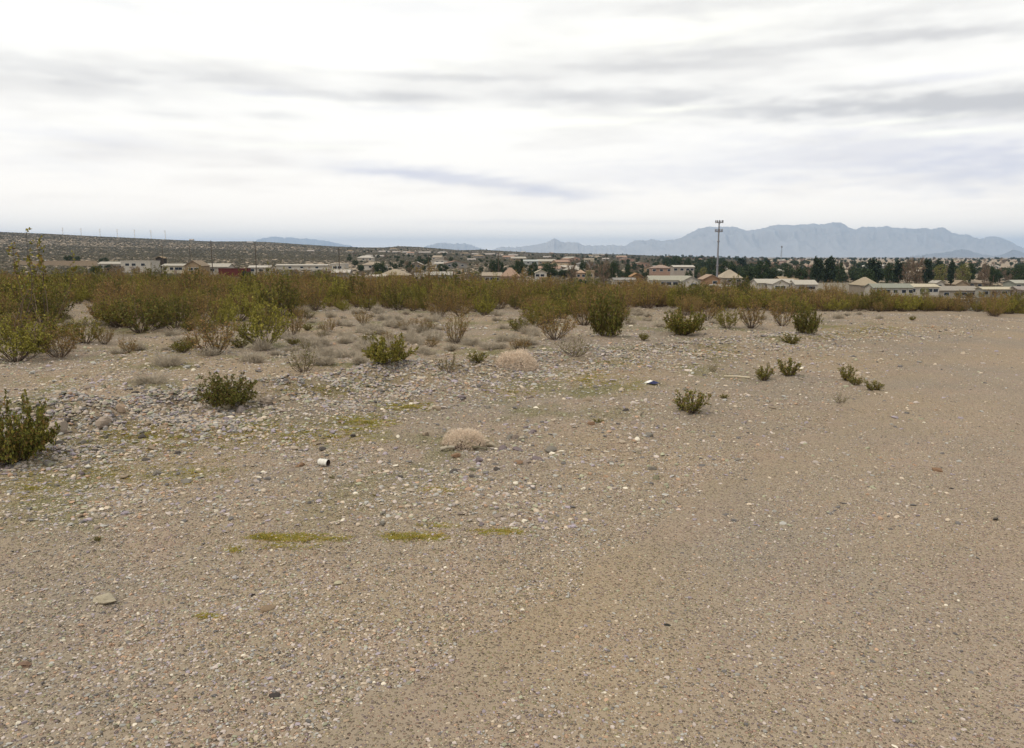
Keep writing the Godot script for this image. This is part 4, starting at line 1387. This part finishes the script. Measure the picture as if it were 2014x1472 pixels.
func build_town() -> void:
	rng.seed = 5150
	var white := Vector3(0.72, 0.71, 0.67)
	var pale := Vector3(0.62, 0.61, 0.56)
	var cream := Vector3(0.74, 0.70, 0.56)
	var tan_ := Vector3(0.44, 0.35, 0.24)
	var pink := Vector3(0.52, 0.37, 0.30)
	var grey := Vector3(0.42, 0.42, 0.41)
	var green_grey := Vector3(0.40, 0.43, 0.38)
	var dark := Vector3(0.08, 0.07, 0.06)
	house("trailer_home", "white trailer home with pale low roof below the bare slope", "house", 198, 246, 519, 515, 330, "long", white, pale, 4, 5.0)
	house("building", "flat-roofed white building, tallest of the white row", "building", 247, 305, 514.8, 513, 320, "flat", white, white, 3, 9.0)
	house("shed", "dark wooden shed with tan roof behind the white building", "shed", 308, 325, 508, 504.5, 400, "front", dark, tan_, 0, 5.0)
	house("house", "long low white house with dark windows in the white row", "house", 324, 369, 522.5, 519, 310, "long", cream, pale, 4, 7.0)
	house("house", "tan house with its gable end facing the scrub", "house", 370, 405, 523, 512.5, 300, "front", tan_, Vector3(0.40, 0.33, 0.25), 2, 9.0)
	house("shed", "pale grey metal shed right of the tan gable", "shed", 407, 456, 525, 518.5, 312, "long", pale, pale, 1, 8.0)
	house("shipping_container", "long red shipping container in front of the grey shed", "container", 431, 491, 528.6, 527.8, 286, "flat", Vector3(0.17, 0.05, 0.045), Vector3(0.17, 0.06, 0.05), 0, 2.6)
	house("trailer_home", "white trailer home right of the red container", "house", 491, 535, 526, 522.5, 320, "long", pale, white, 3, 5.0)
	house("warehouse", "long low white warehouse behind the carport", "building", 546, 657, 521.8, 520, 420, "long", pale, white, 3, 9.0)
	house("house", "white box-like house behind the first tall utility pole", "house", 652, 682, 520.5, 518.5, 335, "flat", white, white, 2, 8.0)
	house("shed", "low white metal-roofed shed beside the carport", "shed", 655, 691, 536, 530.5, 278, "long", grey, white, 0, 6.0)
	house("house", "tan hip-roofed house with a deep dark porch", "house", 748, 807, 541, 529.5, 272, "hip", tan_ * 0.6, Vector3(0.52, 0.46, 0.36), 3, 10.0)
	house("trailer_home", "small white trailer in front of the porch house", "house", 726, 761, 543.5, 540.5, 256, "long", white, white, 2, 3.0)
	house("trailer_home", "small white trailer right of the dark porch", "house", 815, 837, 540, 537, 262, "flat", white, white, 2, 3.0)
	house("house", "long grey-roofed house with a row of dark windows", "house", 838, 891, 540.5, 534.5, 265, "long", Vector3(0.35, 0.34, 0.30), Vector3(0.55, 0.54, 0.50), 5, 8.0)
	house("house", "small tan adobe block at the end of the grey-roofed house", "house", 892, 908, 541.5, 540, 260, "flat", tan_, tan_, 1, 5.0)
	house("house", "low tan house left of the pink hip roof", "house", 948, 988, 542, 536, 282, "long", Vector3(0.5, 0.43, 0.34), Vector3(0.52, 0.46, 0.38), 3, 8.0)
	house("house", "pink house with steep hip roof and pale chimney", "house", 984, 1023, 543, 527, 270, "hip", pink, Vector3(0.50, 0.37, 0.29), 3, 9.0)
	house("house", "white house with gable end and bright roof", "house", 1051, 1076, 536, 530.5, 330, "front", white, cream, 2, 8.0)
	house("shed", "small tan shed above the low white wall", "shed", 1061, 1078, 547, 545, 256, "flat", Vector3(0.58, 0.45, 0.32), Vector3(0.58, 0.45, 0.32), 1, 3.0)
	house("house", "tan block house between bare trees", "house", 1133, 1151, 536.5, 531, 320, "hip", Vector3(0.55, 0.40, 0.28), Vector3(0.58, 0.44, 0.33), 2, 6.0)
	house("house", "narrow tan house right of the tan block house", "house", 1153, 1168, 536, 532, 325, "flat", Vector3(0.55, 0.46, 0.34), tan_, 1, 6.0)
	house("house", "white house with a grey roof and small windows", "house", 1204, 1249, 550.5, 546.5, 266, "long", white, grey, 3, 7.0)
	house("shed", "shed with a bright orange-brown roof", "shed", 1238, 1263, 544, 537, 300, "front", Vector3(0.3, 0.2, 0.12), Vector3(0.48, 0.30, 0.16), 0, 7.0)
	var long_house := house("house", "long house with pale green-grey roof and gabled end left of the mast", "house", 1273, 1352, 550.5, 542.5, 270, "long", white, Vector3(0.52, 0.53, 0.46), 5, 9.0)
	join(long_house, house("house", "gable", "house", 1336, 1374, 553, 543, 265, "front", white, Vector3(0.52, 0.53, 0.46), 1, 8.0))
	house("house", "pink two-storey house behind the long pale house", "house", 1279, 1319, 527, 521.5, 400, "hip", pink, Vector3(0.50, 0.40, 0.35), 3, 9.0)
	house("house", "white two-storey house with a flat bright roof", "house", 1321, 1363, 525, 522, 362, "long", Vector3(0.55, 0.51, 0.47), white, 4, 9.0)
	house("house", "tan house with orange-tan gable left of the mast", "house", 1377, 1413, 549, 540, 300, "front", Vector3(0.45, 0.30, 0.19), Vector3(0.55, 0.43, 0.33), 1, 9.0)
	house("house", "cream hip-roofed house right behind the phone mast", "house", 1414, 1454, 546, 531, 318, "hip", Vector3(0.5, 0.45, 0.36), Vector3(0.62, 0.56, 0.45), 2, 11.0)
	var ell := house("house", "white L-shaped house with low pale roofs and a gable front", "house", 1482, 1560, 556, 549, 272, "long", white, Vector3(0.66, 0.65, 0.60), 3, 9.0)
	join(ell, house("house", "wing", "house", 1556, 1602, 559, 551, 268, "long", white, Vector3(0.66, 0.65, 0.60), 3, 8.0))
	join(ell, house("house", "gable", "house", 1513, 1548, 558, 549.5, 263, "front", white, Vector3(0.66, 0.65, 0.60), 2, 7.0))
	house("house", "tan-roofed house behind the white L-shaped house", "house", 1528, 1574, 550.5, 544, 312, "long", tan_, Vector3(0.55, 0.46, 0.33), 2, 9.0)
	house("house", "small white house among the trees left of the pines", "house", 1524, 1541, 533, 529.5, 450, "hip", white, white, 1, 6.0)
	house("house", "house with tan pyramid roof and open gable", "house", 1680, 1720, 560.5, 545.5, 272, "hip", Vector3(0.42, 0.38, 0.32), Vector3(0.54, 0.48, 0.37), 2, 10.0)
	house("mobile_home", "long mobile home with green-grey roof and dark windows", "house", 1708, 1788, 565.5, 558, 250, "long", pale, green_grey, 6, 7.0)
	house("house", "white house with cream roof beside the mobile home", "house", 1779, 1838, 563.5, 558.5, 253, "long", white, cream, 4, 8.0)
	house("house", "low house with wide grey roof right of the cream roof", "house", 1832, 1916, 570.5, 563, 256, "long", Vector3(0.5, 0.47, 0.42), Vector3(0.46, 0.44, 0.40), 4, 9.0)
	house("house", "small white house behind the wide grey roof", "house", 1834, 1852, 556.5, 551.5, 300, "front", white, white, 1, 6.0)
	house("house", "tan gabled house beside the cypress", "house", 1868, 1896, 559, 551, 300, "front", Vector3(0.48, 0.40, 0.3), Vector3(0.54, 0.46, 0.36), 1, 8.0)
	house("house", "low brown house behind the white trailers", "house", 1895, 1936, 556, 551.5, 340, "long", Vector3(0.4, 0.34, 0.26), Vector3(0.46, 0.40, 0.32), 3, 8.0)
	house("mobile_home", "white mobile home with bright roof at the road's end", "house", 1925, 1991, 568.5, 564.5, 246, "long", Vector3(0.5, 0.51, 0.47), cream, 4, 5.0)
	house("house", "house with teal-grey roof right of the bare tree", "house", 1984, 2034, 556.5, 551, 290, "long", Vector3(0.45, 0.50, 0.46), Vector3(0.58, 0.60, 0.55), 3, 8.0)
	house("mobile_home", "grey mobile home next to the bright-roofed one", "house", 1992, 2050, 570, 563.5, 243, "long", Vector3(0.52, 0.49, 0.45), Vector3(0.46, 0.43, 0.42), 3, 6.0)
	house("warehouse", "far long light-blue metal roof above the trees", "building", 1029, 1059, 514, 511, 620, "long", Vector3(0.5, 0.55, 0.58), Vector3(0.60, 0.66, 0.68), 2, 12.0)
	house("house", "far house with a pale gable below the slope", "house", 809, 832, 520.5, 515, 500, "front", Vector3(0.3, 0.27, 0.23), Vector3(0.55, 0.52, 0.48), 1, 9.0)
	house("house", "small bright white house above the low dark tree", "house", 855, 873, 518.5, 516, 480, "long", white, white, 1, 6.0)
	house("house", "small blue-grey house at the foot of the bare slope", "house", 74, 92, 515.5, 511.5, 430, "long", Vector3(0.42, 0.44, 0.48), Vector3(0.5, 0.51, 0.53), 2, 6.0)
	block_wall("low white garden wall in front of the white gabled house", 1013, 1058, 549, 254, Vector3(0.72, 0.69, 0.60))
	block_wall("white garden wall running under the tall pines", 1602, 1686, 557, 288, Vector3(0.72, 0.69, 0.60))
	block_wall("long tan wall below the bare slope", 28, 190, 513.5, 405, Vector3(0.50, 0.42, 0.33))
	# open carport
	var cp := at(616, 529, 300)
	var cg := height(cp.x, cp.z)
	var car := thing("carport", "long open carport with white roof on posts", "carport", Vector3(cp.x, cg, cp.z))
	var half := 44.0 / F * 300.0
	var rf := Shape.new()
	rf.box(Vector3(-half, cp.y - cg - 0.2, -3), Vector3(half, cp.y - cg, 3))
	part("roof", rf.done(), coat(white), car)
	for k in 5:
		for z in [-2.7, 2.7]:
			var q := Shape.new()
			var x := lerpf(-half + 0.3, half - 0.3, k / 4.0)
			q.box(Vector3(x - 0.09, -0.1, z - 0.09), Vector3(x + 0.09, cp.y - cg - 0.2, z + 0.09))
			part("post", q.done(), coat(grey), car)
	vehicle("parked_car", "dark green car parked under the carport", "car", 583, 19, 299, 1.5, Vector3(0.03, 0.10, 0.04), false)
	vehicle("parked_car", "black car parked under the carport's middle", "car", 614, 20, 299, 1.5, Vector3(0.03, 0.03, 0.035), false)
	vehicle("parked_car", "dark blue car parked at the carport's end", "car", 642, 20, 299, 1.5, Vector3(0.03, 0.04, 0.08), false)
	vehicle("van", "white van parked left of the porch house", "van", 700, 18, 268, 2.4, white, true)
	vehicle("van", "pale van beside the white van left of the porch house", "van", 717, 13, 270, 2.1, pale, true)
	vehicle("camper", "boxy white camper left of the mast's foot", "camper", 1408, 25, 255, 3.4, white, true)
	vehicle("camper", "low grey-white travel trailer right of the mast's foot", "camper", 1434, 27, 256, 3.1, Vector3(0.6, 0.6, 0.58), true)
	# houses scattered over the far slope
	var spots: Array = [[745, 766, 495, 1500], [772, 787, 496.5, 1450], [792, 808, 496.5, 1400], [824, 847, 495.5, 1500], [861, 880, 496.5, 1450], [719, 733, 505, 950], [739, 757, 505.5, 930], [919, 936, 511, 760], [928, 941, 500.5, 1350], [952, 973, 499, 1450], [976, 990, 501, 1300], [1000, 1018, 502, 1350], [1068, 1086, 505, 1150], [1184, 1198, 508, 1000], [605, 618, 498, 1350], [487, 498, 483, 2100], [372, 381, 471, 2440]]
	for s in spots:
		var w := 0.72 if rng.randf() < 0.7 else 0.5
		house("house", "far pale house on the slope behind the town", "house", s[0], s[1], s[2] + 1.5, s[2] - 0.6, s[3], "long", Vector3(w, w * 0.95, w * 0.88), Vector3(0.55, 0.52, 0.5), 2, 9.0, 0.0, "far houses on the slope")
	for n in 75:
		var px := rng.randf_range(1080, 2030) if n < 50 else rng.randf_range(680, 1300)
		var d := lerpf(440.0, 1900.0, pow(rng.randf(), 1.3))
		var p := at(px, 505, d)
		p.y = height(p.x, p.z)
		var hw := rng.randf_range(5.0, 10.0) / d * F
		var ep := HORIZON + (EYE - p.y - 3.0) / d * F
		var wt: Vector3 = pick([white, cream, tan_, pink, grey, pale])
		var rt: Vector3 = pick([white, pale, tan_, pink, grey, Vector3(0.52, 0.46, 0.38)])
		var form: String = pick(["long", "front", "hip"])
		var tones := {white: "white", cream: "cream", tan_: "tan", pink: "pink", grey: "grey", pale: "pale", Vector3(0.52, 0.46, 0.38): "brownish"}
		house("house", "far %s house with %s %s roof among the town's trees" % [tones[wt], tones[rt], {"long": "ridged", "front": "gabled", "hip": "hipped"}[form]], "house", px - hw, px + hw, ep, ep - rng.randf_range(1.2, 2.0) / d * F, d, form, wt, rt, 2, rng.randf_range(7, 10), rng.randf_range(-0.5, 0.5), "far houses among the trees")

# ------------------------------------------------------------------ masts and poles
func build_poles() -> void:
	var d := 310.0
	var top := at(1415, 434, d)
	var g := height(top.x, top.z)
	var tall := top.y - g
	var o := thing("phone_mast", "tall grey phone mast with two rings of antennas above town", "mast", Vector3(top.x, g, top.z))
	var s := Shape.new()
	s.tube(PackedVector3Array([Vector3(0, -0.3, 0), Vector3(0, tall * 0.35, 0), Vector3(0, tall * 0.7, 0), Vector3(0, tall, 0)]), PackedFloat32Array([0.46, 0.38, 0.31, 0.24]), 14)
	part("pole", s.done(), M.steel, o)
	for k in [0.35, 0.7]:
		var c := Shape.new()
		c.tube(PackedVector3Array([Vector3(0, tall * k - 0.25, 0), Vector3(0, tall * k + 0.25, 0)]), PackedFloat32Array([0.55, 0.53]), 14)
		part("flange", c.done(), M.steel, o)
	for ring in [[tall - 0.7, 1.45, 9, 1.1], [tall - 4.3, 1.4, 6, 1.2]]:
		var f := Shape.new()
		for k in ring[2]:
			var a: float = TAU * k / ring[2]
			var b: float = TAU * (k + 1) / ring[2]
			f.tube(PackedVector3Array([Vector3(cos(a) * ring[1], ring[0], sin(a) * ring[1]), Vector3(cos(b) * ring[1], ring[0], sin(b) * ring[1])]), PackedFloat32Array([0.07, 0.07]), 6)
			if k % 3 == 0:
				f.tube(PackedVector3Array([Vector3(0, ring[0] - 0.5, 0), Vector3(cos(a) * ring[1], ring[0], sin(a) * ring[1])]), PackedFloat32Array([0.08, 0.07]), 6)
		var plat := part("antenna_ring", f.done(), M.steel, o)
		for k in ring[2]:
			var a: float = TAU * (k + 0.5) / ring[2]
			var q := Shape.new()
			q.box(Vector3(-0.17, -ring[3] * 0.5, -0.1), Vector3(0.17, ring[3] * 0.5, 0.1))
			var an := part("antenna", q.done(), M.antenna, plat)
			an.position = Vector3(cos(a) * (ring[1] + 0.1), ring[0] + 0.25, sin(a) * (ring[1] + 0.1))
			an.rotation.y = PI / 2 - a
	# the thin far mast
	var t2 := at(1538, 484, 720)
	var g2 := height(t2.x, t2.z)
	var m2 := thing("thin_mast", "thin far lattice mast rising among trees before the mountains", "mast", Vector3(t2.x, g2, t2.z))
	var h2 := t2.y - g2
	var lat := Shape.new()
	for k in 3:
		var a := TAU * k / 3
		var foot := Vector3(cos(a), 0, sin(a)) * 0.62
		lat.tube(PackedVector3Array([foot, foot * 0.8 + Vector3(0, h2, 0)]), PackedFloat32Array([0.11, 0.09]), 5)
	part("legs", lat.done(), M.steel, m2)
	var br := Shape.new()
	for k in 24:
		var a := TAU * (k % 3) / 3
		var b := TAU * ((k + 1) % 3) / 3
		br.tube(PackedVector3Array([Vector3(cos(a) * 0.58, h2 * k / 24.0, sin(a) * 0.58), Vector3(cos(b) * 0.55, h2 * (k + 1) / 24.0, sin(b) * 0.55)]), PackedFloat32Array([0.06, 0.06]), 4)
	part("bracing", br.done(), M.steel, m2)
	var top2 := Shape.new()
	top2.box(Vector3(-0.7, h2 - 1.6, -0.3), Vector3(0.7, h2 - 0.2, 0.3))
	part("antenna", top2.done(), M.antenna, m2)
	# wooden utility poles
	var P: Array = [[414, 472, 300, "utility pole behind the grey metal shed"], [501, 478, 300, "utility pole behind the white trailer right of the container"], [666, 488, 280, "utility pole beside the low white metal-roofed shed"], [318, 481, 380, "utility pole behind the dark wooden shed"], [372, 484, 420, "utility pole left of the tan gable, half hidden"], [980, 497, 290, "utility pole behind the low tan house"], [843, 500, 430, "thin utility pole behind the porch house"], [1193, 488, 420, "slim utility pole behind the tall pale bare tree"], [1560, 519, 330, "short utility pole behind the tan roof"]]
	for q in P:
		var tp := at(q[0], q[1], q[2])
		var gg := height(tp.x, tp.z)
		var h := minf(tp.y - gg, 14.0)
		var u := thing("utility_pole", q[3], "pole", Vector3(tp.x, gg, tp.z), 0.5)
		var ps := Shape.new()
		ps.tube(PackedVector3Array([Vector3(0, -0.4, 0), Vector3(0, h * 0.5, 0), Vector3(0, h, 0)]), PackedFloat32Array([0.19, 0.16, 0.12]), 9)
		part("pole", ps.done(), M.pole, u)
		var ca := Shape.new()
		ca.box(Vector3(-1.1, h - 0.75, 0.1), Vector3(1.1, h - 0.6, 0.22))
		var arm := part("crossarm", ca.done(), M.pole, u)
		for k in [-0.95, -0.45, 0.45, 0.95]:
			var ins := Shape.new()
			ins.tube(PackedVector3Array([Vector3(k, h - 0.6, 0.16), Vector3(k, h - 0.42, 0.16)]), PackedFloat32Array([0.05, 0.035]), 6)
			part("insulator", ins.done(), M.antenna, arm)
	for k in 7:
		var px: float = [124, 160, 197, 231, 265, 297, 325][k]
		var bs := at(px, 468, 2380)
		var gg := height(bs.x, bs.z)
		var u := thing("transmission_pole", "faint pale transmission pole standing along the crest of the slope", "pole", Vector3(bs.x, gg, bs.z), 0.3, "transmission poles along the crest")
		var ps := Shape.new()
		ps.tube(PackedVector3Array([Vector3(0, -1, 0), Vector3(0, 33, 0)]), PackedFloat32Array([0.7, 0.4]), 8)
		part("pole", ps.done(), M.pale_pole, u)
		var ca := Shape.new()
		for y in [25.0, 29.0, 32.0]:
			ca.box(Vector3(-3.2, y, -0.2), Vector3(3.2, y + 0.4, 0.2))
		part("crossarms", ca.done(), M.pale_pole, u)

# ------------------------------------------------------------------ mountains
func mountain_range(label: String, profile: Array[float], d: float, deep: float, sd: int, m: Material) -> void:
	var nz := FastNoiseLite.new()
	nz.seed = sd
	nz.frequency = 1.0
	nz.fractal_type = FastNoiseLite.FRACTAL_RIDGED
	nz.fractal_octaves = 5
	var x0: float = profile[0]
	var x1: float = profile[profile.size() - 2]
	var w := 420
	var h := 44
	var p := PackedVector3Array()
	var c := PackedColorArray()
	for j in h:
		var t := float(j) / (h - 1)
		var dd := d + (t - 0.55) * deep
		for k in w:
			var px := lerpf(x0, x1, float(k) / (w - 1))
			var q := at(px, line_at(profile, px), d)
			var top := q.y + 12.0 + d / F * (2.0 * nz.get_noise_2d(px * 0.05, 7.0) + 1.0 * nz.get_noise_2d(px * 0.13, 17.0))
			var rise := clampf(t / 0.55, 0, 1) if t < 0.55 else clampf((1.0 - t) / 0.45, 0, 1)
			var x: float = q.x * dd / d
			var rough := nz.get_noise_2d(x / 1700.0, dd / 1700.0)
			var spur := nz.get_noise_2d(x / 900.0 + 30.0, dd / 4200.0)
			var hh := top * pow(rise, 1.35)
			hh *= 1.0 + (0.75 * spur + 0.45 * rough) * (1.0 - pow(rise, 6.0))
			hh = clampf(hh, 0.0, top * (0.35 + 0.65 * rise))
			p.append(Vector3(x, hh - 13.0, -dd))
			var g := 0.92 + 0.16 * nz.get_noise_2d(x / 300.0, dd / 300.0)
			c.append(Color(g, g, g))
	structure("mountains", grid_mesh(p, c, w, h), m, label)

func build_mountains() -> void:
	var main: Array[float] = [1150, 508, 1180, 499, 1205, 491, 1231, 483, 1248, 474, 1269, 473.5, 1284, 471, 1302, 475, 1320, 472.5, 1340, 469, 1357, 458, 1375, 448.5, 1398, 445.5, 1412, 447, 1435, 445.5, 1450, 448, 1465, 453, 1480, 453, 1495, 449, 1520, 443, 1540, 442, 1575, 442, 1600, 440, 1620, 441, 1640, 437.5, 1650, 437, 1660, 441, 1668, 447, 1683, 452, 1695, 446, 1710, 446, 1725, 447, 1745, 444.5, 1757, 448, 1785, 449, 1805, 450, 1823, 448.5, 1833, 451, 1850, 447.5, 1858, 448, 1870, 457, 1885, 461, 1905, 462, 1918, 469, 1935, 470, 1945, 465, 1965, 466.5, 1985, 474, 2000, 483, 2014, 488, 2060, 495, 2200, 508]
	var mid: Array[float] = [940, 508, 977, 488.5, 991, 486, 1015, 486.5, 1057, 482, 1074, 478, 1085, 472, 1091, 470, 1100, 474, 1108, 477, 1123, 476.5, 1137, 478, 1145, 483, 1167, 484, 1193, 483, 1206, 482, 1218, 484, 1230, 484, 1300, 500, 1340, 508]
	var low: Array[float] = [810, 508, 834, 486, 859, 479.5, 871, 478, 888, 480, 913, 479, 930, 484, 947, 489, 990, 508]
	var faint: Array[float] = [470, 508, 505, 473, 516, 469, 533, 466, 566, 468, 609, 470, 634, 473, 659, 478, 690, 484, 760, 508]
	var near: Array[float] = [1780, 508, 1830, 500, 1860, 497, 1880, 493, 1893, 490.5, 1910, 494, 1930, 501, 1960, 504, 1975, 500, 1995, 491.5, 2014, 498, 2060, 508]
	mountain_range("high jagged blue mountain range behind the town", main, 18000, 5200, 3, M.mountain)
	mountain_range("low blue mountains with a pointed peak left of the range", mid, 17000, 3600, 5, M.mountain)
	mountain_range("small rounded blue hill behind the slope's houses", low, 19500, 3000, 6, M.mountain)
	mountain_range("palest mountain just showing over the scrub slope", faint, 24000, 3600, 7, M.mountain)
	mountain_range("small darker foothills before the high range", near, 13500, 1500, 8, M.foothill)

# ------------------------------------------------------------------ everything
func _ready() -> void:
	var pitch := -atan((CY - HORIZON) / F)
	cam_basis = Basis(Vector3.RIGHT, pitch)
	var cam := Camera3D.new()
	cam.name = "camera"
	cam.fov = rad_to_deg(2.0 * atan(CY / F))
	cam.near = 0.1
	cam.far = 90000.0
	cam.transform = Transform3D(cam_basis, Vector3(0, EYE, 0))
	add_child(cam)
	cam.current = true
	var env := Environment.new()
	env.background_mode = Environment.BG_SKY
	var sky := Sky.new()
	var pano := PanoramaSkyMaterial.new()
	pano.panorama = build_sky()
	sky.sky_material = pano
	env.sky = sky
	env.tonemap_mode = Environment.TONE_MAPPER_LINEAR
	env.tonemap_exposure = 1.42
	env.fog_enabled = true
	env.fog_density = 0.000052
	env.fog_light_color = Color(0.67, 0.825, 1.0)
	env.sdfgi_enabled = true
	env.ssao_enabled = true
	env.ssil_enabled = true
	var we := WorldEnvironment.new()
	we.name = "environment"
	we.environment = env
	add_child(we)
	var sun := DirectionalLight3D.new()
	sun.name = "sun"
	sun.light_color = Color(1.0, 0.955, 0.88)
	sun.light_energy = 0.45
	sun.light_angular_distance = 11.0
	sun.shadow_enabled = true
	sun.rotation = Vector3(deg_to_rad(-58), deg_to_rad(-48), 0)
	add_child(sun)

	rng.seed = 1
	n_fine.seed = 3
	n_fine.frequency = 0.2
	n_fine.fractal_octaves = 3
	n_mid.seed = 4
	n_mid.frequency = 0.12
	n_mid.fractal_octaves = 4
	n_big.seed = 5
	n_big.frequency = 0.05
	n_big.fractal_octaves = 4
	for k in range(0, BERM_PX.size(), 2):
		var r := ray(BERM_PX[k], BERM_PX[k + 1])
		var q := r * (-EYE / r.y)
		berm.append(Vector2(q.x, q.z))
	var gt := gravel_textures()
	M.grain = gt[0]
	M.soil = mat(Color(1, 1, 1), 0.97, true)
	M.soil.albedo_texture = gt[0]
	M.soil.uv1_triplanar = true
	M.soil.uv1_world_triplanar = true
	M.soil.uv1_scale = Vector3(0.6, 0.6, 0.6)
	M.soil.heightmap_enabled = true
	M.soil.heightmap_texture = gt[1]
	M.soil.heightmap_scale = 2.2
	M.road = M.soil.duplicate()
	M.road.uv1_scale = Vector3(0.83, 0.83, 0.83)
	M.road.heightmap_scale = 1.2
	M.stone = mat(Color(1, 1, 1), 0.95, true)
	M.wood = mat(Color(1, 1, 1), 0.9, true)
	M.leaf = mat(Color(1, 1, 1), 0.75, true)
	M.leaf.backlight_enabled = true
	M.leaf.backlight = Color(0.35, 0.35, 0.25)
	M.straw = mat(Color(1, 1, 1), 0.9, true)
	M.can = mat(Color(0.62, 0.60, 0.55), 0.45)
	M.metal = mat(Color(0.45, 0.44, 0.42), 0.4)
	M.metal.metallic = 0.7
	M.rust = mat(Color(0.09, 0.06, 0.05), 0.8)
	M.frame = mat(Color(0.6, 0.6, 0.58), 0.6)
	M.glass = mat(Color(0.03, 0.035, 0.045), 0.12)
	M.door = mat(Color(0.22, 0.17, 0.13), 0.7)
	M.tyre = mat(Color(0.03, 0.03, 0.03), 0.9)
	M.steel = mat(Color(0.20, 0.20, 0.22), 0.55)
	M.antenna = mat(Color(0.17, 0.17, 0.19), 0.6)
	M.pole = mat(Color(0.085, 0.065, 0.05), 0.9)
	M.pale_pole = mat(Color(0.42, 0.38, 0.32), 0.8)
	M.foothill = mat(Color(0.25, 0.235, 0.22), 0.95, true)
	M.mountain = mat(Color(0.42, 0.40, 0.385), 0.95, true)
	print("textures ", Time.get_ticks_msec())
	build_ground()
	build_road()
	build_mountains()
	print("ground ", Time.get_ticks_msec())
	build_town()
	build_poles()
	build_trees()
	build_hill_scrub()
	print("town ", Time.get_ticks_msec())
	build_plants()
	print("plants ", Time.get_ticks_msec())
	build_grass()
	rng.seed = 99
	build_litter()
	rng.seed = 98
	build_gravel()
	print("end ", Time.get_ticks_msec())
